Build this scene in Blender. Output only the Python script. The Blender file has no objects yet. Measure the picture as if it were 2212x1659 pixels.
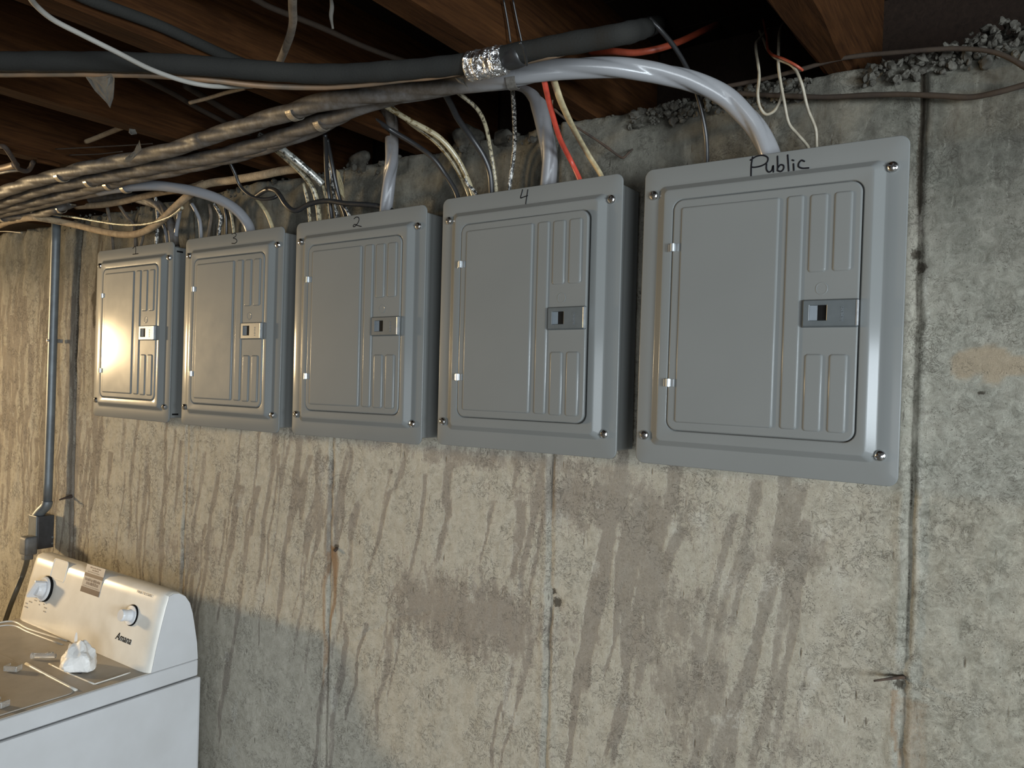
import bpy, bmesh, math, random
import numpy as np
from mathutils import Vector, Matrix

# ------------------------------------------------------------------ camera, world, lights
S = bpy.context.scene
COL = S.collection
R_CAM = Matrix(((0.8229221176998714, -0.02453884204266023, 0.5676240247131586),
                (0.5674412834668179, -0.014535343518182142, -0.8232855601833053),
                (0.028453084505720042, 0.9995932017676059, 0.0019628963539990853)))
C_CAM = Vector((0.3556568, -1.1710521, -0.1145500))
F_PX = 1662.0
cam_data = bpy.data.cameras.new('camera')
cam = bpy.data.objects.new('camera', cam_data)
COL.objects.link(cam)
cam.matrix_world = Matrix.Translation(C_CAM) @ R_CAM.to_4x4()
cam_data.sensor_fit = 'HORIZONTAL'
cam_data.sensor_width = 36.0
cam_data.lens = 36.0 * F_PX / 2212.0
cam_data.clip_start = 0.02
cam_data.clip_end = 60
S.camera = cam

S.view_settings.view_transform = 'Standard'
S.view_settings.look = 'None'
S.view_settings.exposure = 0.18
S.view_settings.gamma = 1.0
S.view_settings.use_curve_mapping = False

world = bpy.data.worlds.new('basement_air')
S.world = world
world.use_nodes = True
bg = world.node_tree.nodes['Background']
bg.inputs[0].default_value = (0.80, 0.93, 1.0, 1)
bg.inputs[1].default_value = 0.10


def area_light(name, loc, target, sx, sy, power, color):
    d = bpy.data.lights.new(name, 'AREA')
    d.shape = 'RECTANGLE'
    d.size = sx
    d.size_y = sy
    d.energy = power
    d.color = color
    o = bpy.data.objects.new(name, d)
    COL.objects.link(o)
    o.location = loc
    o.rotation_euler = (Vector(target) - Vector(loc)).to_track_quat('-Z', 'Y').to_euler()
    return o


# the warm bulb beyond the washer and the daylight of the basement window at the right
ld = bpy.data.lights.new('warm_bulb', 'POINT')
ld.energy = 510
ld.color = (1.0, 0.73, 0.40)
ld.shadow_soft_size = 0.17
lo = bpy.data.objects.new('warm_bulb', ld)
COL.objects.link(lo)
lo.location = (-5.2, -1.60, 0.06)
area_light('window_daylight', (2.44, -1.35, -0.22), (-0.6, -0.5, -0.3), 0.5, 0.55, 68, (0.82, 0.92, 1.0))
area_light('side_fill', (2.44, -2.75, -0.45), (-0.4, -0.1, -0.4), 1.1, 1.1, 75, (0.86, 0.94, 1.0))  # added fill from the right, set in a made-up opening
area_light('front_fill', (1.3, -4.85, -0.70), (-0.5, 0.0, -0.45), 1.5, 1.3, 45, (0.89, 0.95, 1.0))  # added cool fill from behind the camera, set in a made-up opening

FLOOR_Z = -1.77
WALL_Y = 0.10
JOIST_Z = 0.385          # underside of the joists, top of the wall
CEIL_Z = 0.60
rnd = random.Random(7)


def ray(px, py):
    return R_CAM @ Vector(((px - 1106) / F_PX, (829.5 - py) / F_PX, -1.0))


def at(px, py, Y=None, Z=None, X=None):
    d = ray(px, py)
    if Y is not None:
        t = (Y - C_CAM.y) / d.y
    elif Z is not None:
        t = (Z - C_CAM.z) / d.z
    else:
        t = (X - C_CAM.x) / d.x
    return C_CAM + d * t


# ------------------------------------------------------------------ materials
def new_mat(name):
    m = bpy.data.materials.new(name)
    m.use_nodes = True
    nt = m.node_tree
    b = nt.nodes['Principled BSDF']
    return m, nt, b


def N(nt, typ, **kw):
    n = nt.nodes.new(typ)
    for k, v in kw.items():
        setattr(n, k, v)
    return n


def noise(nt, vec, scale, detail=4, rough=0.55, dist=0.0):
    n = N(nt, 'ShaderNodeTexNoise')
    n.inputs['Scale'].default_value = scale
    n.inputs['Detail'].default_value = detail
    n.inputs['Roughness'].default_value = rough
    n.inputs['Distortion'].default_value = dist
    nt.links.new(vec, n.inputs['Vector'])
    return n.outputs['Fac']


def objvec(nt, scale=(1, 1, 1)):
    tc = N(nt, 'ShaderNodeTexCoord')
    mp = N(nt, 'ShaderNodeMapping')
    mp.inputs['Scale'].default_value = scale
    nt.links.new(tc.outputs['Object'], mp.inputs['Vector'])
    return mp.outputs['Vector']


def ramp(nt, fac, stops):
    r = N(nt, 'ShaderNodeValToRGB')
    e = r.color_ramp.elements
    while len(e) < len(stops):
        e.new(0.5)
    for i, (p, c) in enumerate(stops):
        e[i].position = p
        e[i].color = (c[0], c[1], c[2], 1) if not isinstance(c, (int, float)) else (c, c, c, 1)
    nt.links.new(fac, r.inputs['Fac'])
    return r.outputs['Color']


def mix(nt, fac, a, b, mode='MIX'):
    m = N(nt, 'ShaderNodeMix', data_type='RGBA', blend_type=mode)
    if isinstance(fac, (int, float)):
        m.inputs['Factor'].default_value = fac
    else:
        nt.links.new(fac, m.inputs['Factor'])
    for s, v in (('A', a), ('B', b)):
        idx = {'A': 6, 'B': 7}[s]
        if isinstance(v, (tuple, list)):
            m.inputs[idx].default_value = (v[0], v[1], v[2], 1)
        else:
            nt.links.new(v, m.inputs[idx])
    return m.outputs[2]


def math_n(nt, op, a, b=0.0, clamp=False):
    m = N(nt, 'ShaderNodeMath', operation=op)
    m.use_clamp = clamp
    for i, v in enumerate((a, b)):
        if isinstance(v, (int, float)):
            m.inputs[i].default_value = v
        else:
            nt.links.new(v, m.inputs[i])
    return m.outputs[0]


def bump(nt, b, height, strength=0.3, dist=0.002):
    n = N(nt, 'ShaderNodeBump')
    n.inputs['Strength'].default_value = strength
    n.inputs['Distance'].default_value = dist
    nt.links.new(height, n.inputs['Height'])
    nt.links.new(n.outputs['Normal'], b.inputs['Normal'])


def mat(name, color, rough=0.5, metal=0.0, color2=None, nscale=30, bstr=0.0, bscale=200, stretch=(1, 1, 1),
        coat=0.0, lo_=0.35, hi_=0.65, spec=0.5):
    m, nt, b = new_mat(name)
    v = objvec(nt, stretch)
    c2 = color2 or tuple(x * 0.8 for x in color)
    f = noise(nt, v, nscale, 5)
    c = ramp(nt, f, [(lo_, c2), (hi_, color)])
    nt.links.new(c, b.inputs['Base Color'])
    b.inputs['Roughness'].default_value = rough
    b.inputs['Metallic'].default_value = metal
    b.inputs['Specular IOR Level'].default_value = spec
    if coat:
        b.inputs['Coat Weight'].default_value = coat
    if bstr:
        bump(nt, b, noise(nt, v, bscale, 3), bstr, 0.001)
    return m


def dusty(name, color, dust, rough=0.4, nscale=40, base_dust=0.0, bstr=0.1, spec=0.35):
    """sheath colour with dust: amount comes from the mesh attribute 'dust' plus noise"""
    m, nt, b = new_mat(name)
    v = objvec(nt)
    a = N(nt, 'ShaderNodeAttribute')
    a.attribute_name = 'dust'
    f = noise(nt, v, nscale, 6, 0.65)
    s = math_n(nt, 'ADD', a.outputs['Fac'], base_dust)
    w = math_n(nt, 'MULTIPLY_ADD', s, 1.0)
    b.inputs['Specular IOR Level'].default_value = spec
    k = math_n(nt, 'MULTIPLY', s, math_n(nt, 'ADD', math_n(nt, 'MULTIPLY', f, 1.1), 0.35), True)
    nt.links.new(mix(nt, k, color, dust), b.inputs['Base Color'])
    nt.links.new(math_n(nt, 'ADD', math_n(nt, 'MULTIPLY', k, 0.35), rough, True), b.inputs['Roughness'])
    bump(nt, b, noise(nt, v, 300, 3), bstr, 0.001)
    return m


def mottled(name, dark, light, amount=0.5, nscale=120, rough=0.35, stretch=(1, 1, 1), metal=0.0):
    m, nt, b = new_mat(name)
    v = objvec(nt, stretch)
    f = noise(nt, v, nscale, 6, 0.75)
    c = ramp(nt, f, [(amount - 0.03, dark), (amount + 0.03, light)])
    nt.links.new(c, b.inputs['Base Color'])
    b.inputs['Roughness'].default_value = rough
    b.inputs['Metallic'].default_value = metal
    bump(nt, b, f, 0.4, 0.001)
    return m


def braid(name, c1, c2, freq=190):
    m, nt, b = new_mat(name)
    uv = N(nt, 'ShaderNodeUVMap')
    mp = N(nt, 'ShaderNodeMapping')
    mp.inputs['Scale'].default_value = (3.0, freq, 1)
    nt.links.new(uv.outputs['UV'], mp.inputs['Vector'])
    w = N(nt, 'ShaderNodeTexWave', wave_type='BANDS', bands_direction='DIAGONAL')
    w.inputs['Scale'].default_value = 1.0
    w.inputs['Distortion'].default_value = 0.6
    nt.links.new(mp.outputs['Vector'], w.inputs['Vector'])
    f = noise(nt, objvec(nt), 60, 5)
    base = ramp(nt, f, [(0.35, c2), (0.65, c1)])
    c = mix(nt, math_n(nt, 'MULTIPLY', w.outputs['Fac'], 0.75), base, tuple(x * 0.35 for x in c2))
    nt.links.new(c, b.inputs['Base Color'])
    b.inputs['Roughness'].default_value = 0.8
    bump(nt, b, w.outputs['Fac'], 0.6, 0.0015)
    return m


def wood_mat(name, c1, c2, scale=8, fuzzy=0.0):
    m, nt, b = new_mat(name)
    v = objvec(nt, (14, 1.0, 14))
    f = noise(nt, v, scale, 8, 0.65, 0.6)
    v2 = objvec(nt)
    f2 = noise(nt, v2, 5, 4)
    c = ramp(nt, f, [(0.30, c2), (0.68, c1)])
    c = mix(nt, math_n(nt, 'MULTIPLY', f2, 0.6), c, tuple(x * 0.45 for x in c2))
    nt.links.new(c, b.inputs['Base Color'])
    b.inputs['Roughness'].default_value = 0.85
    b.inputs['Specular IOR Level'].default_value = 0.08
    bump(nt, b, f, 0.45, 0.004)
    return m


M = {}
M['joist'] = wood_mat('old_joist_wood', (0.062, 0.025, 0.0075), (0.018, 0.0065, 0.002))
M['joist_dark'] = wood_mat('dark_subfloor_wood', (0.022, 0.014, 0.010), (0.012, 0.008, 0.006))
M['screw'] = mat('bright_screw_zinc', (0.75, 0.76, 0.76), 0.18, 1.0, (0.5, 0.5, 0.5), 200)
M['slot'] = mat('screw_slot_dark', (0.03, 0.03, 0.03), 0.6)
M['hinge'] = mat('hinge_bare_steel', (0.52, 0.55, 0.56), 0.3, 0.7, (0.4, 0.42, 0.44), 100)
M['latch'] = mat('latch_grey_plastic', (0.085, 0.097, 0.102), 0.35, 0.0, (0.075, 0.086, 0.09), 60)
M['latch_in'] = mat('latch_recess_grey', (0.13, 0.15, 0.165), 0.45)
M['black'] = mat('matte_black', (0.008, 0.008, 0.008), 0.8, spec=0.08)
M['marker'] = mat('black_marker_ink', (0.008, 0.008, 0.01), 0.9)
M['marker'].node_tree.nodes['Principled BSDF'].inputs['Specular IOR Level'].default_value = 0.1
M['strap'] = mat('zinc_strap', (0.66, 0.60, 0.50), 0.3, 0.85, (0.40, 0.36, 0.30), 120, 0.2, 300)
M['strap_dirty'] = mat('dirty_strap', (0.20, 0.19, 0.17), 0.55, 0.4, (0.10, 0.09, 0.08), 120, 0.2)
M['ser'] = dusty('grey_pvc_sheath', (0.21, 0.212, 0.217), (0.062, 0.052, 0.042), 0.27, 60)
M['ser_inner'] = dusty('grey_pvc_sheath_dull', (0.18, 0.183, 0.192), (0.068, 0.056, 0.044), 0.33, 60)
M['foam'] = dusty('black_foam_sleeve', (0.011, 0.0115, 0.0115), (0.038, 0.036, 0.030), 0.8, 14, 0.30, 0.7, spec=0.1)
M['copper'] = mat('dusty_copper_pipe', (0.20, 0.12, 0.065), 0.55, 0.2, (0.11, 0.085, 0.06), 20, 0.1)
M['braid'] = braid('tan_cloth_braid', (0.44, 0.33, 0.20), (0.27, 0.19, 0.11))
M['braid_dark'] = braid('aged_cloth_braid', (0.20, 0.16, 0.12), (0.10, 0.08, 0.06), 300)
M['blackwire'] = mat('black_rubber', (0.014, 0.014, 0.015), 0.38, 0.0, (0.02, 0.02, 0.02), 60, 0.15, 120)
M['cream'] = mat('cream_sheath', (0.42, 0.36, 0.22), 0.55, 0.0, (0.29, 0.24, 0.14), 90, 0.25, 300)
M['cream_mott'] = mottled('paint_spotted_cream_cloth', (0.06, 0.05, 0.035), (0.34, 0.30, 0.20), 0.46, 130)
M['whiteblack'] = mottled('white_spotted_black_cloth', (0.02, 0.02, 0.02), (0.50, 0.49, 0.45), 0.53, 150, 0.35)
M['amber'] = mottled('varnish_stained_sheath', (0.11, 0.075, 0.028), (0.32, 0.28, 0.18), 0.46, 50, 0.25)
M['silver_mott'] = mottled('spotted_metal_conduit', (0.05, 0.05, 0.045), (0.42, 0.42, 0.38), 0.48, 90, 0.3, metal=0.4)
M['red'] = mat('red_sheath', (0.50, 0.065, 0.038), 0.45, 0.0, (0.38, 0.05, 0.03), 60, 0.1)
M['orange'] = mat('orange_red_cord', (0.26, 0.045, 0.02), 0.5, 0.0, (0.18, 0.03, 0.012), 60, 0.1)
M['offwhite'] = mat('offwhite_wire', (0.31, 0.28, 0.215), 0.5, 0.0, (0.22, 0.19, 0.14), 80)
M['whitesheath'] = dusty('dusty_white_cable', (0.30, 0.29, 0.265), (0.13, 0.118, 0.10), 0.30, 40, 0.40)
M['browncable'] = mat('brown_dusty_cable', (0.036, 0.026, 0.018), 0.8, 0.0, (0.03, 0.022, 0.017), 60, 0.5, 200, spec=0.15)
M['rust'] = mat('rusty_iron', (0.06, 0.035, 0.02), 0.9, 0.0, (0.025, 0.018, 0.014), 90, 0.6, 200)
M['conduit'] = mat('painted_grey_conduit', (0.135, 0.15, 0.155), 0.45, 0.3, (0.10, 0.11, 0.115), 25, 0.1)
M['outletbox'] = mat('black_outlet_box', (0.035, 0.035, 0.037), 0.5, 0.0, (0.02, 0.02, 0.02), 30)
M['plug'] = mat('grey_rubber_plug', (0.13, 0.13, 0.125), 0.6, 0.0, (0.09, 0.09, 0.09), 60)
M['cord'] = mat('olive_grey_cord', (0.10, 0.095, 0.08), 0.5)
M['web'] = mat('dusty_cobweb', (0.085, 0.078, 0.065), 0.95, 0.0, (0.05, 0.045, 0.038), 40, 0.5)
M['paper'] = mat('white_tissue', (0.80, 0.79, 0.76), 0.55, 0.0, (0.72, 0.71, 0.68), 30, 0.1)
M['brass'] = mat('brass', (0.55, 0.42, 0.2), 0.35, 0.9)


def glassy(name, col, rough):
    m, nt, b = new_mat(name)
    f = noise(nt, objvec(nt), 40, 3)
    nt.links.new(ramp(nt, f, [(0.3, tuple(c * 0.9 for c in col)), (0.7, col)]), b.inputs['Base Color'])
    b.inputs['Transmission Weight'].default_value = 0.85
    b.inputs['Roughness'].default_value = rough
    b.inputs['IOR'].default_value = 1.45
    return m


M['clear'] = glassy('clear_plastic', (0.95, 0.95, 0.93), 0.08)


def enamel_mat():
    m, nt, b = new_mat('grey_panel_enamel')
    v = objvec(nt)
    f = noise(nt, v, 3.0, 3)
    c = ramp(nt, f, [(0.3, (0.140, 0.146, 0.141)), (0.7, (0.156, 0.162, 0.157))])
    nt.links.new(c, b.inputs['Base Color'])
    f2 = noise(nt, v, 9.0, 5, 0.6)
    nt.links.new(ramp(nt, f2, [(0.3, 0.40), (0.7, 0.50)]), b.inputs['Roughness'])
    b.inputs['Specular IOR Level'].default_value = 0.07
    b.inputs['Coat Weight'].default_value = 0.13
    b.inputs['Coat Roughness'].default_value = 0.13
    bump(nt, b, noise(nt, v, 420, 2), 0.08, 0.0006)
    return m


M['enamel'] = enamel_mat()


def foil_mat():
    m, nt, b = new_mat('crinkled_foil_tape')
    v = objvec(nt)
    vo = N(nt, 'ShaderNodeTexVoronoi', feature='F1')
    vo.inputs['Scale'].default_value = 60
    nt.links.new(v, vo.inputs['Vector'])
    f = noise(nt, v, 70, 4, 0.6, 1.0)
    b.inputs['Metallic'].default_value = 0.95
    nt.links.new(ramp(nt, f, [(0.3, (0.55, 0.55, 0.55)), (0.7, (0.85, 0.85, 0.85))]), b.inputs['Base Color'])
    b.inputs['Roughness'].default_value = 0.22
    bump(nt, b, math_n(nt, 'ADD', vo.outputs['Distance'], f), 1.0, 0.012)
    return m


M['foil'] = foil_mat()


def white_mat(name, dusty_top=False):
    m, nt, b = new_mat(name)
    v = objvec(nt)
    if dusty_top:
        f = noise(nt, v, 7, 6, 0.62)
        f2 = noise(nt, v, 90, 4, 0.7)
        c = ramp(nt, f, [(0.30, (0.34, 0.30, 0.25)), (0.72, (0.48, 0.435, 0.37))])
        c = mix(nt, ramp(nt, f2, [(0.60, 0.0), (0.72, 0.55)]), c, (0.30, 0.24, 0.18))
        nt.links.new(c, b.inputs['Base Color'])
        b.inputs['Roughness'].default_value = 0.42
        b.inputs['Specular IOR Level'].default_value = 0.3
    else:
        f = noise(nt, v, 6, 5, 0.6)
        c = ramp(nt, f, [(0.3, (0.47, 0.47, 0.468)), (0.7, (0.53, 0.534, 0.54))])
        nt.links.new(c, b.inputs['Base Color'])
        b.inputs['Roughness'].default_value = 0.30
    return m


M['white'] = white_mat('white_appliance_enamel')
M['whitetop'] = white_mat('dusty_washer_top', True)
M['console'] = mat('cream_white_console', (0.74, 0.71, 0.64), 0.30, 0.0, (0.66, 0.63, 0.56), 14, 0.0, spec=0.35)
M['greywhite'] = mat('grey_white_knob', (0.66, 0.67, 0.68), 0.25, 0.0, (0.62, 0.63, 0.64), 40)
M['chrome'] = mat('knob_chrome', (0.7, 0.7, 0.7), 0.12, 1.0, (0.6, 0.6, 0.6), 40)
M['print'] = mat('grey_print', (0.24, 0.22, 0.20), 0.5)
M['sticker'] = mat('sticker_grey', (0.33, 0.31, 0.30), 0.45, 0.0, (0.29, 0.27, 0.26), 90)
M['sticker_dark'] = mat('sticker_plum', (0.055, 0.03, 0.035), 0.4)
M['lint'] = mat('black_lint', (0.02, 0.015, 0.02), 0.95)


def concrete_mat():
    m, nt, b = new_mat('stained_poured_concrete')
    v = objvec(nt)
    vs = objvec(nt, (1, 1, 0.22))
    at_ = {}
    for k in ('stain', 'rust', 'pale', 'dark', 'grey', 'patch'):
        a = N(nt, 'ShaderNodeAttribute')
        a.attribute_name = k
        at_[k] = a.outputs['Fac']
    fine = noise(nt, v, 230, 9, 0.82)
    grain = noise(nt, v, 620, 5, 0.8)
    mid = noise(nt, v, 62, 9, 0.80, 0.6)
    streak = noise(nt, vs, 46, 8, 0.78, 0.4)
    big = noise(nt, v, 5, 5, 0.6)
    cream = ramp(nt, mid, [(0.32, (0.37, 0.338, 0.265)), (0.52, (0.50, 0.465, 0.38)), (0.70, (0.60, 0.56, 0.465))])
    brown = ramp(nt, fine, [(0.32, (0.255, 0.225, 0.180)), (0.68, (0.385, 0.342, 0.285))])
    # painted drip mask broken up by fine noise
    s = math_n(nt, 'ADD', at_['stain'], math_n(nt, 'MULTIPLY', math_n(nt, 'SUBTRACT', mid, 0.5), 1.9))
    s = math_n(nt, 'ADD', s, math_n(nt, 'MULTIPLY', math_n(nt, 'SUBTRACT', fine, 0.5), 1.1))
    s = math_n(nt, 'ADD', s, math_n(nt, 'MULTIPLY', math_n(nt, 'SUBTRACT', streak, 0.5), 1.5))
    s = math_n(nt, 'ADD', s, math_n(nt, 'MULTIPLY', math_n(nt, 'SUBTRACT', big, 0.5), 0.7))
    sm = ramp(nt, s, [(0.30, 0.0), (0.58, 1.0)])
    c = mix(nt, sm, cream, brown)
    # green-grey mottling towards the right and the top
    gm = math_n(nt, 'MULTIPLY', at_['grey'], ramp(nt, noise(nt, v, 22, 6, 0.7, 0.5), [(0.30, 0.45), (0.65, 1.0)]))
    grey = ramp(nt, noise(nt, v, 55, 7, 0.75, 1.0), [(0.34, (0.135, 0.13, 0.10)), (0.50, (0.275, 0.27, 0.22)), (0.68, (0.45, 0.44, 0.365))])
    c = mix(nt, gm, c, grey)
    # pale efflorescence
    pm = ramp(nt, math_n(nt, 'ADD', at_['pale'], math_n(nt, 'MULTIPLY', math_n(nt, 'SUBTRACT', fine, 0.5), 1.2)), [(0.45, 0.0), (0.75, 0.75)])
    c = mix(nt, pm, c, (0.56, 0.54, 0.47))
    # buff patch
    c = mix(nt, at_['patch'], c, (0.42, 0.33, 0.22))
    # pits and specks
    vo = N(nt, 'ShaderNodeTexVoronoi', feature='F1')
    vo.inputs['Scale'].default_value = 75
    nt.links.new(vs, vo.inputs['Vector'])
    pk = math_n(nt, 'MULTIPLY', ramp(nt, vo.outputs['Distance'], [(0.06, 1.0), (0.16, 0.0)]), ramp(nt, noise(nt, v, 14, 3), [(0.5, 0.0), (0.62, 0.8)]))
    c = mix(nt, pk, c, (0.10, 0.085, 0.065))
    worm = math_n(nt, 'ABSOLUTE', math_n(nt, 'SUBTRACT', noise(nt, v, 58, 7, 0.72, 0.8), 0.5))
    crk = math_n(nt, 'MULTIPLY', ramp(nt, worm, [(0.004, 0.9), (0.016, 0.0)]), ramp(nt, noise(nt, v, 17, 4, 0.6), [(0.46, 0.0), (0.58, 1.0)]))
    c = mix(nt, crk, c, (0.15, 0.125, 0.095))
    spk = ramp(nt, noise(nt, v, 310, 3, 0.6), [(0.30, 0.85), (0.34, 0.0)])
    c = mix(nt, spk, c, (0.11, 0.09, 0.07))
    c = mix(nt, 0.85, c, ramp(nt, grain, [(0.3, (0.72, 0.72, 0.72)), (0.7, (1.0, 1.0, 1.0))]), 'MULTIPLY')
    # shade under the joists, darkened into the wall colour
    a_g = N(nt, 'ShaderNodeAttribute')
    a_g.attribute_name = 'top_shade'
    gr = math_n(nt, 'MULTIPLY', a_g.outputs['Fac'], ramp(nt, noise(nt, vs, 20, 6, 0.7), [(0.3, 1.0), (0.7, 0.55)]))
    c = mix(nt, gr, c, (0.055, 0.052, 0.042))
    # rust and black
    rm = ramp(nt, math_n(nt, 'ADD', at_['rust'], math_n(nt, 'MULTIPLY', math_n(nt, 'SUBTRACT', fine, 0.5), 0.8)), [(0.35, 0.0), (0.95, 0.75)])
    c = mix(nt, rm, c, (0.25, 0.135, 0.055))
    dm = ramp(nt, math_n(nt, 'ADD', at_['dark'], math_n(nt, 'MULTIPLY', math_n(nt, 'SUBTRACT', fine, 0.5), 1.6)), [(0.42, 0.0), (0.62, 0.9)])
    c = mix(nt, dm, c, (0.055, 0.045, 0.032))
    nt.links.new(c, b.inputs['Base Color'])
    b.inputs['Roughness'].default_value = 0.85
    b.inputs['Specular IOR Level'].default_value = 0.2
    h = math_n(nt, 'ADD', math_n(nt, 'MULTIPLY', fine, 0.8), math_n(nt, 'MULTIPLY', mid, 1.0))
    h = math_n(nt, 'ADD', h, math_n(nt, 'MULTIPLY', grain, 0.25))
    h = math_n(nt, 'SUBTRACT', h, math_n(nt, 'MULTIPLY', spk, 0.4))
    h = math_n(nt, 'SUBTRACT', h, math_n(nt, 'MULTIPLY', pk, 0.8))
    h = math_n(nt, 'SUBTRACT', h, math_n(nt, 'MULTIPLY', crk, 0.5))
    h = math_n(nt, 'SUBTRACT', h, math_n(nt, 'MULTIPLY', sm, 0.25))
    bump(nt, b, h, 0.75, 0.006)
    return m


M['concrete'] = concrete_mat()
M['rubble'] = mat('crumbled_mortar', (0.085, 0.08, 0.067), 0.9, 0.0, (0.035, 0.032, 0.026), 60, 0.8, 160, spec=0.15)
M['floor'] = mat('concrete_floor', (0.13, 0.12, 0.105), 0.85, 0.0, (0.09, 0.083, 0.073), 6, 0.3, 60)
M['plainwall'] = mat('plain_basement_wall', (0.13, 0.12, 0.105), 0.9, 0.0, (0.10, 0.092, 0.08), 5, 0.3, 60)


# ------------------------------------------------------------------ object helpers
def link(name, me, m, parent=None, smooth=True):
    if m is not None:
        for mm in (m if isinstance(m, (list, tuple)) else [m]):
            me.materials.append(mm)
    if smooth:
        me.polygons.foreach_set('use_smooth', [True] * len(me.polygons))
    o = bpy.data.objects.new(name, me)
    COL.objects.link(o)
    if parent is not None:
        o.parent = parent
    return o


def from_bm(name, bm, m, parent=None, smooth=False, loc=None, fix=True):
    if fix:
        bmesh.ops.recalc_face_normals(bm, faces=bm.faces[:])
    me = bpy.data.meshes.new(name)
    bm.to_mesh(me)
    bm.free()
    o = link(name, me, m, parent, smooth)
    if loc is not None:
        o.location = loc
    return o


def thing(name, label, cat, loc=(0, 0, 0), rot=(0, 0, 0), group=None):
    o = bpy.data.objects.new(name, None)
    o.empty_display_size = 0.05
    COL.objects.link(o)
    o.location = loc
    o.rotation_euler = rot
    o['label'] = label
    o['category'] = cat
    if group:
        o['group'] = group
    return o


def tag(o, label, cat, group=None, kind=None):
    o['label'] = label
    o['category'] = cat
    if group:
        o['group'] = group
    if kind:
        o['kind'] = kind
    return o


def box(bm, x0, x1, y0, y1, z0, z1, bev=0.0, mi=0, mtx=None, seg=2):
    vs = [bm.verts.new((x, y, z)) for x in (x0, x1) for y in (y0, y1) for z in (z0, z1)]
    fs = []
    for q in ((0, 1, 3, 2), (4, 6, 7, 5), (0, 4, 5, 1), (2, 3, 7, 6), (0, 2, 6, 4), (1, 5, 7, 3)):
        f = bm.faces.new([vs[i] for i in q])
        f.material_index = mi
        fs.append(f)
    if bev > 0:
        es = list({e for f in fs for e in f.edges})
        r = bmesh.ops.bevel(bm, geom=es, offset=bev, segments=seg, affect='EDGES', profile=0.6)
        vs = list({v for f in r['faces'] for v in f.verts} | {v for v in vs if v.is_valid})
        for f in {f for v in vs for f in v.link_faces}:
            f.material_index = mi
    if mtx is not None:
        bmesh.ops.transform(bm, matrix=mtx, verts=[v for v in vs if v.is_valid])
    return vs


def rrect(x0, x1, z0, z1, r, n=6):
    """rounded rectangle outline, counter clockwise"""
    r = min(r, (x1 - x0) / 2 - 1e-5, (z1 - z0) / 2 - 1e-5)
    pts = []
    for cx, cz, a0 in ((x1 - r, z1 - r, 0), (x0 + r, z1 - r, 90), (x0 + r, z0 + r, 180), (x1 - r, z0 + r, 270)):
        for i in range(n + 1):
            a = math.radians(a0 + 90.0 * i / n)
            pts.append((cx + r * math.cos(a), cz + r * math.sin(a)))
    return pts


def loft_rects(bm, loops, cap_first=False, cap_last=True, n=6, mi=0, mi_last=None):
    """loops: (x0,x1,z0,z1,r,y) rounded rectangles in the xz plane joined one to the next"""
    loops = list(loops)
    if cap_last and mi_last is None and len(loops) > 2:
        # one more loop on the same level keeps the shading of the flat cap flat
        a_ = loops[-1]
        g_ = min(0.0012, (a_[1] - a_[0]) * 0.1, (a_[3] - a_[2]) * 0.1)
        loops.append((a_[0] + g_, a_[1] - g_, a_[2] + g_, a_[3] - g_, max(a_[4] - g_, 0.0004), a_[5]))
    prev = None
    for k, (x0, x1, z0, z1, r, y) in enumerate(loops):
        vs = [bm.verts.new((x, y, z)) for x, z in rrect(x0, x1, z0, z1, r, n)]
        if prev:
            L = len(vs)
            for i in range(L):
                f = bm.faces.new((prev[i], prev[(i + 1) % L], vs[(i + 1) % L], vs[i]))
                f.material_index = mi
        elif cap_first:
            bm.faces.new(vs).material_index = mi
        prev = vs
    if cap_last:
        bm.faces.new(prev).material_index = mi if mi_last is None else mi_last


def catmull(pts, per=8):
    P = [Vector(p) for p in pts]
    if len(P) < 3:
        return [P[0].lerp(P[1], i / per) for i in range(per + 1)]
    P = [P[0] * 2 - P[1]] + P + [P[-1] * 2 - P[-2]]
    out = []
    for i in range(1, len(P) - 2):
        a, b, c, d = P[i - 1:i + 3]
        # centripetal parametrisation keeps loops tidy
        t0 = 0
        t1 = t0 + max((b - a).length, 1e-5) ** 0.5
        t2 = t1 + max((c - b).length, 1e-5) ** 0.5
        t3 = t2 + max((d - c).length, 1e-5) ** 0.5
        for j in range(per):
            t = t1 + (t2 - t1) * j / per
            A1 = a * ((t1 - t) / (t1 - t0)) + b * ((t - t0) / (t1 - t0))
            A2 = b * ((t2 - t) / (t2 - t1)) + c * ((t - t1) / (t2 - t1))
            A3 = c * ((t3 - t) / (t3 - t2)) + d * ((t - t2) / (t3 - t2))
            B1 = A1 * ((t2 - t) / (t2 - t0)) + A2 * ((t - t0) / (t2 - t0))
            B2 = A2 * ((t3 - t) / (t3 - t1)) + A3 * ((t - t1) / (t3 - t1))
            out.append(B1 * ((t2 - t) / (t2 - t1)) + B2 * ((t - t1) / (t2 - t1)))
    out.append(P[-2])
    return out


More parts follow.
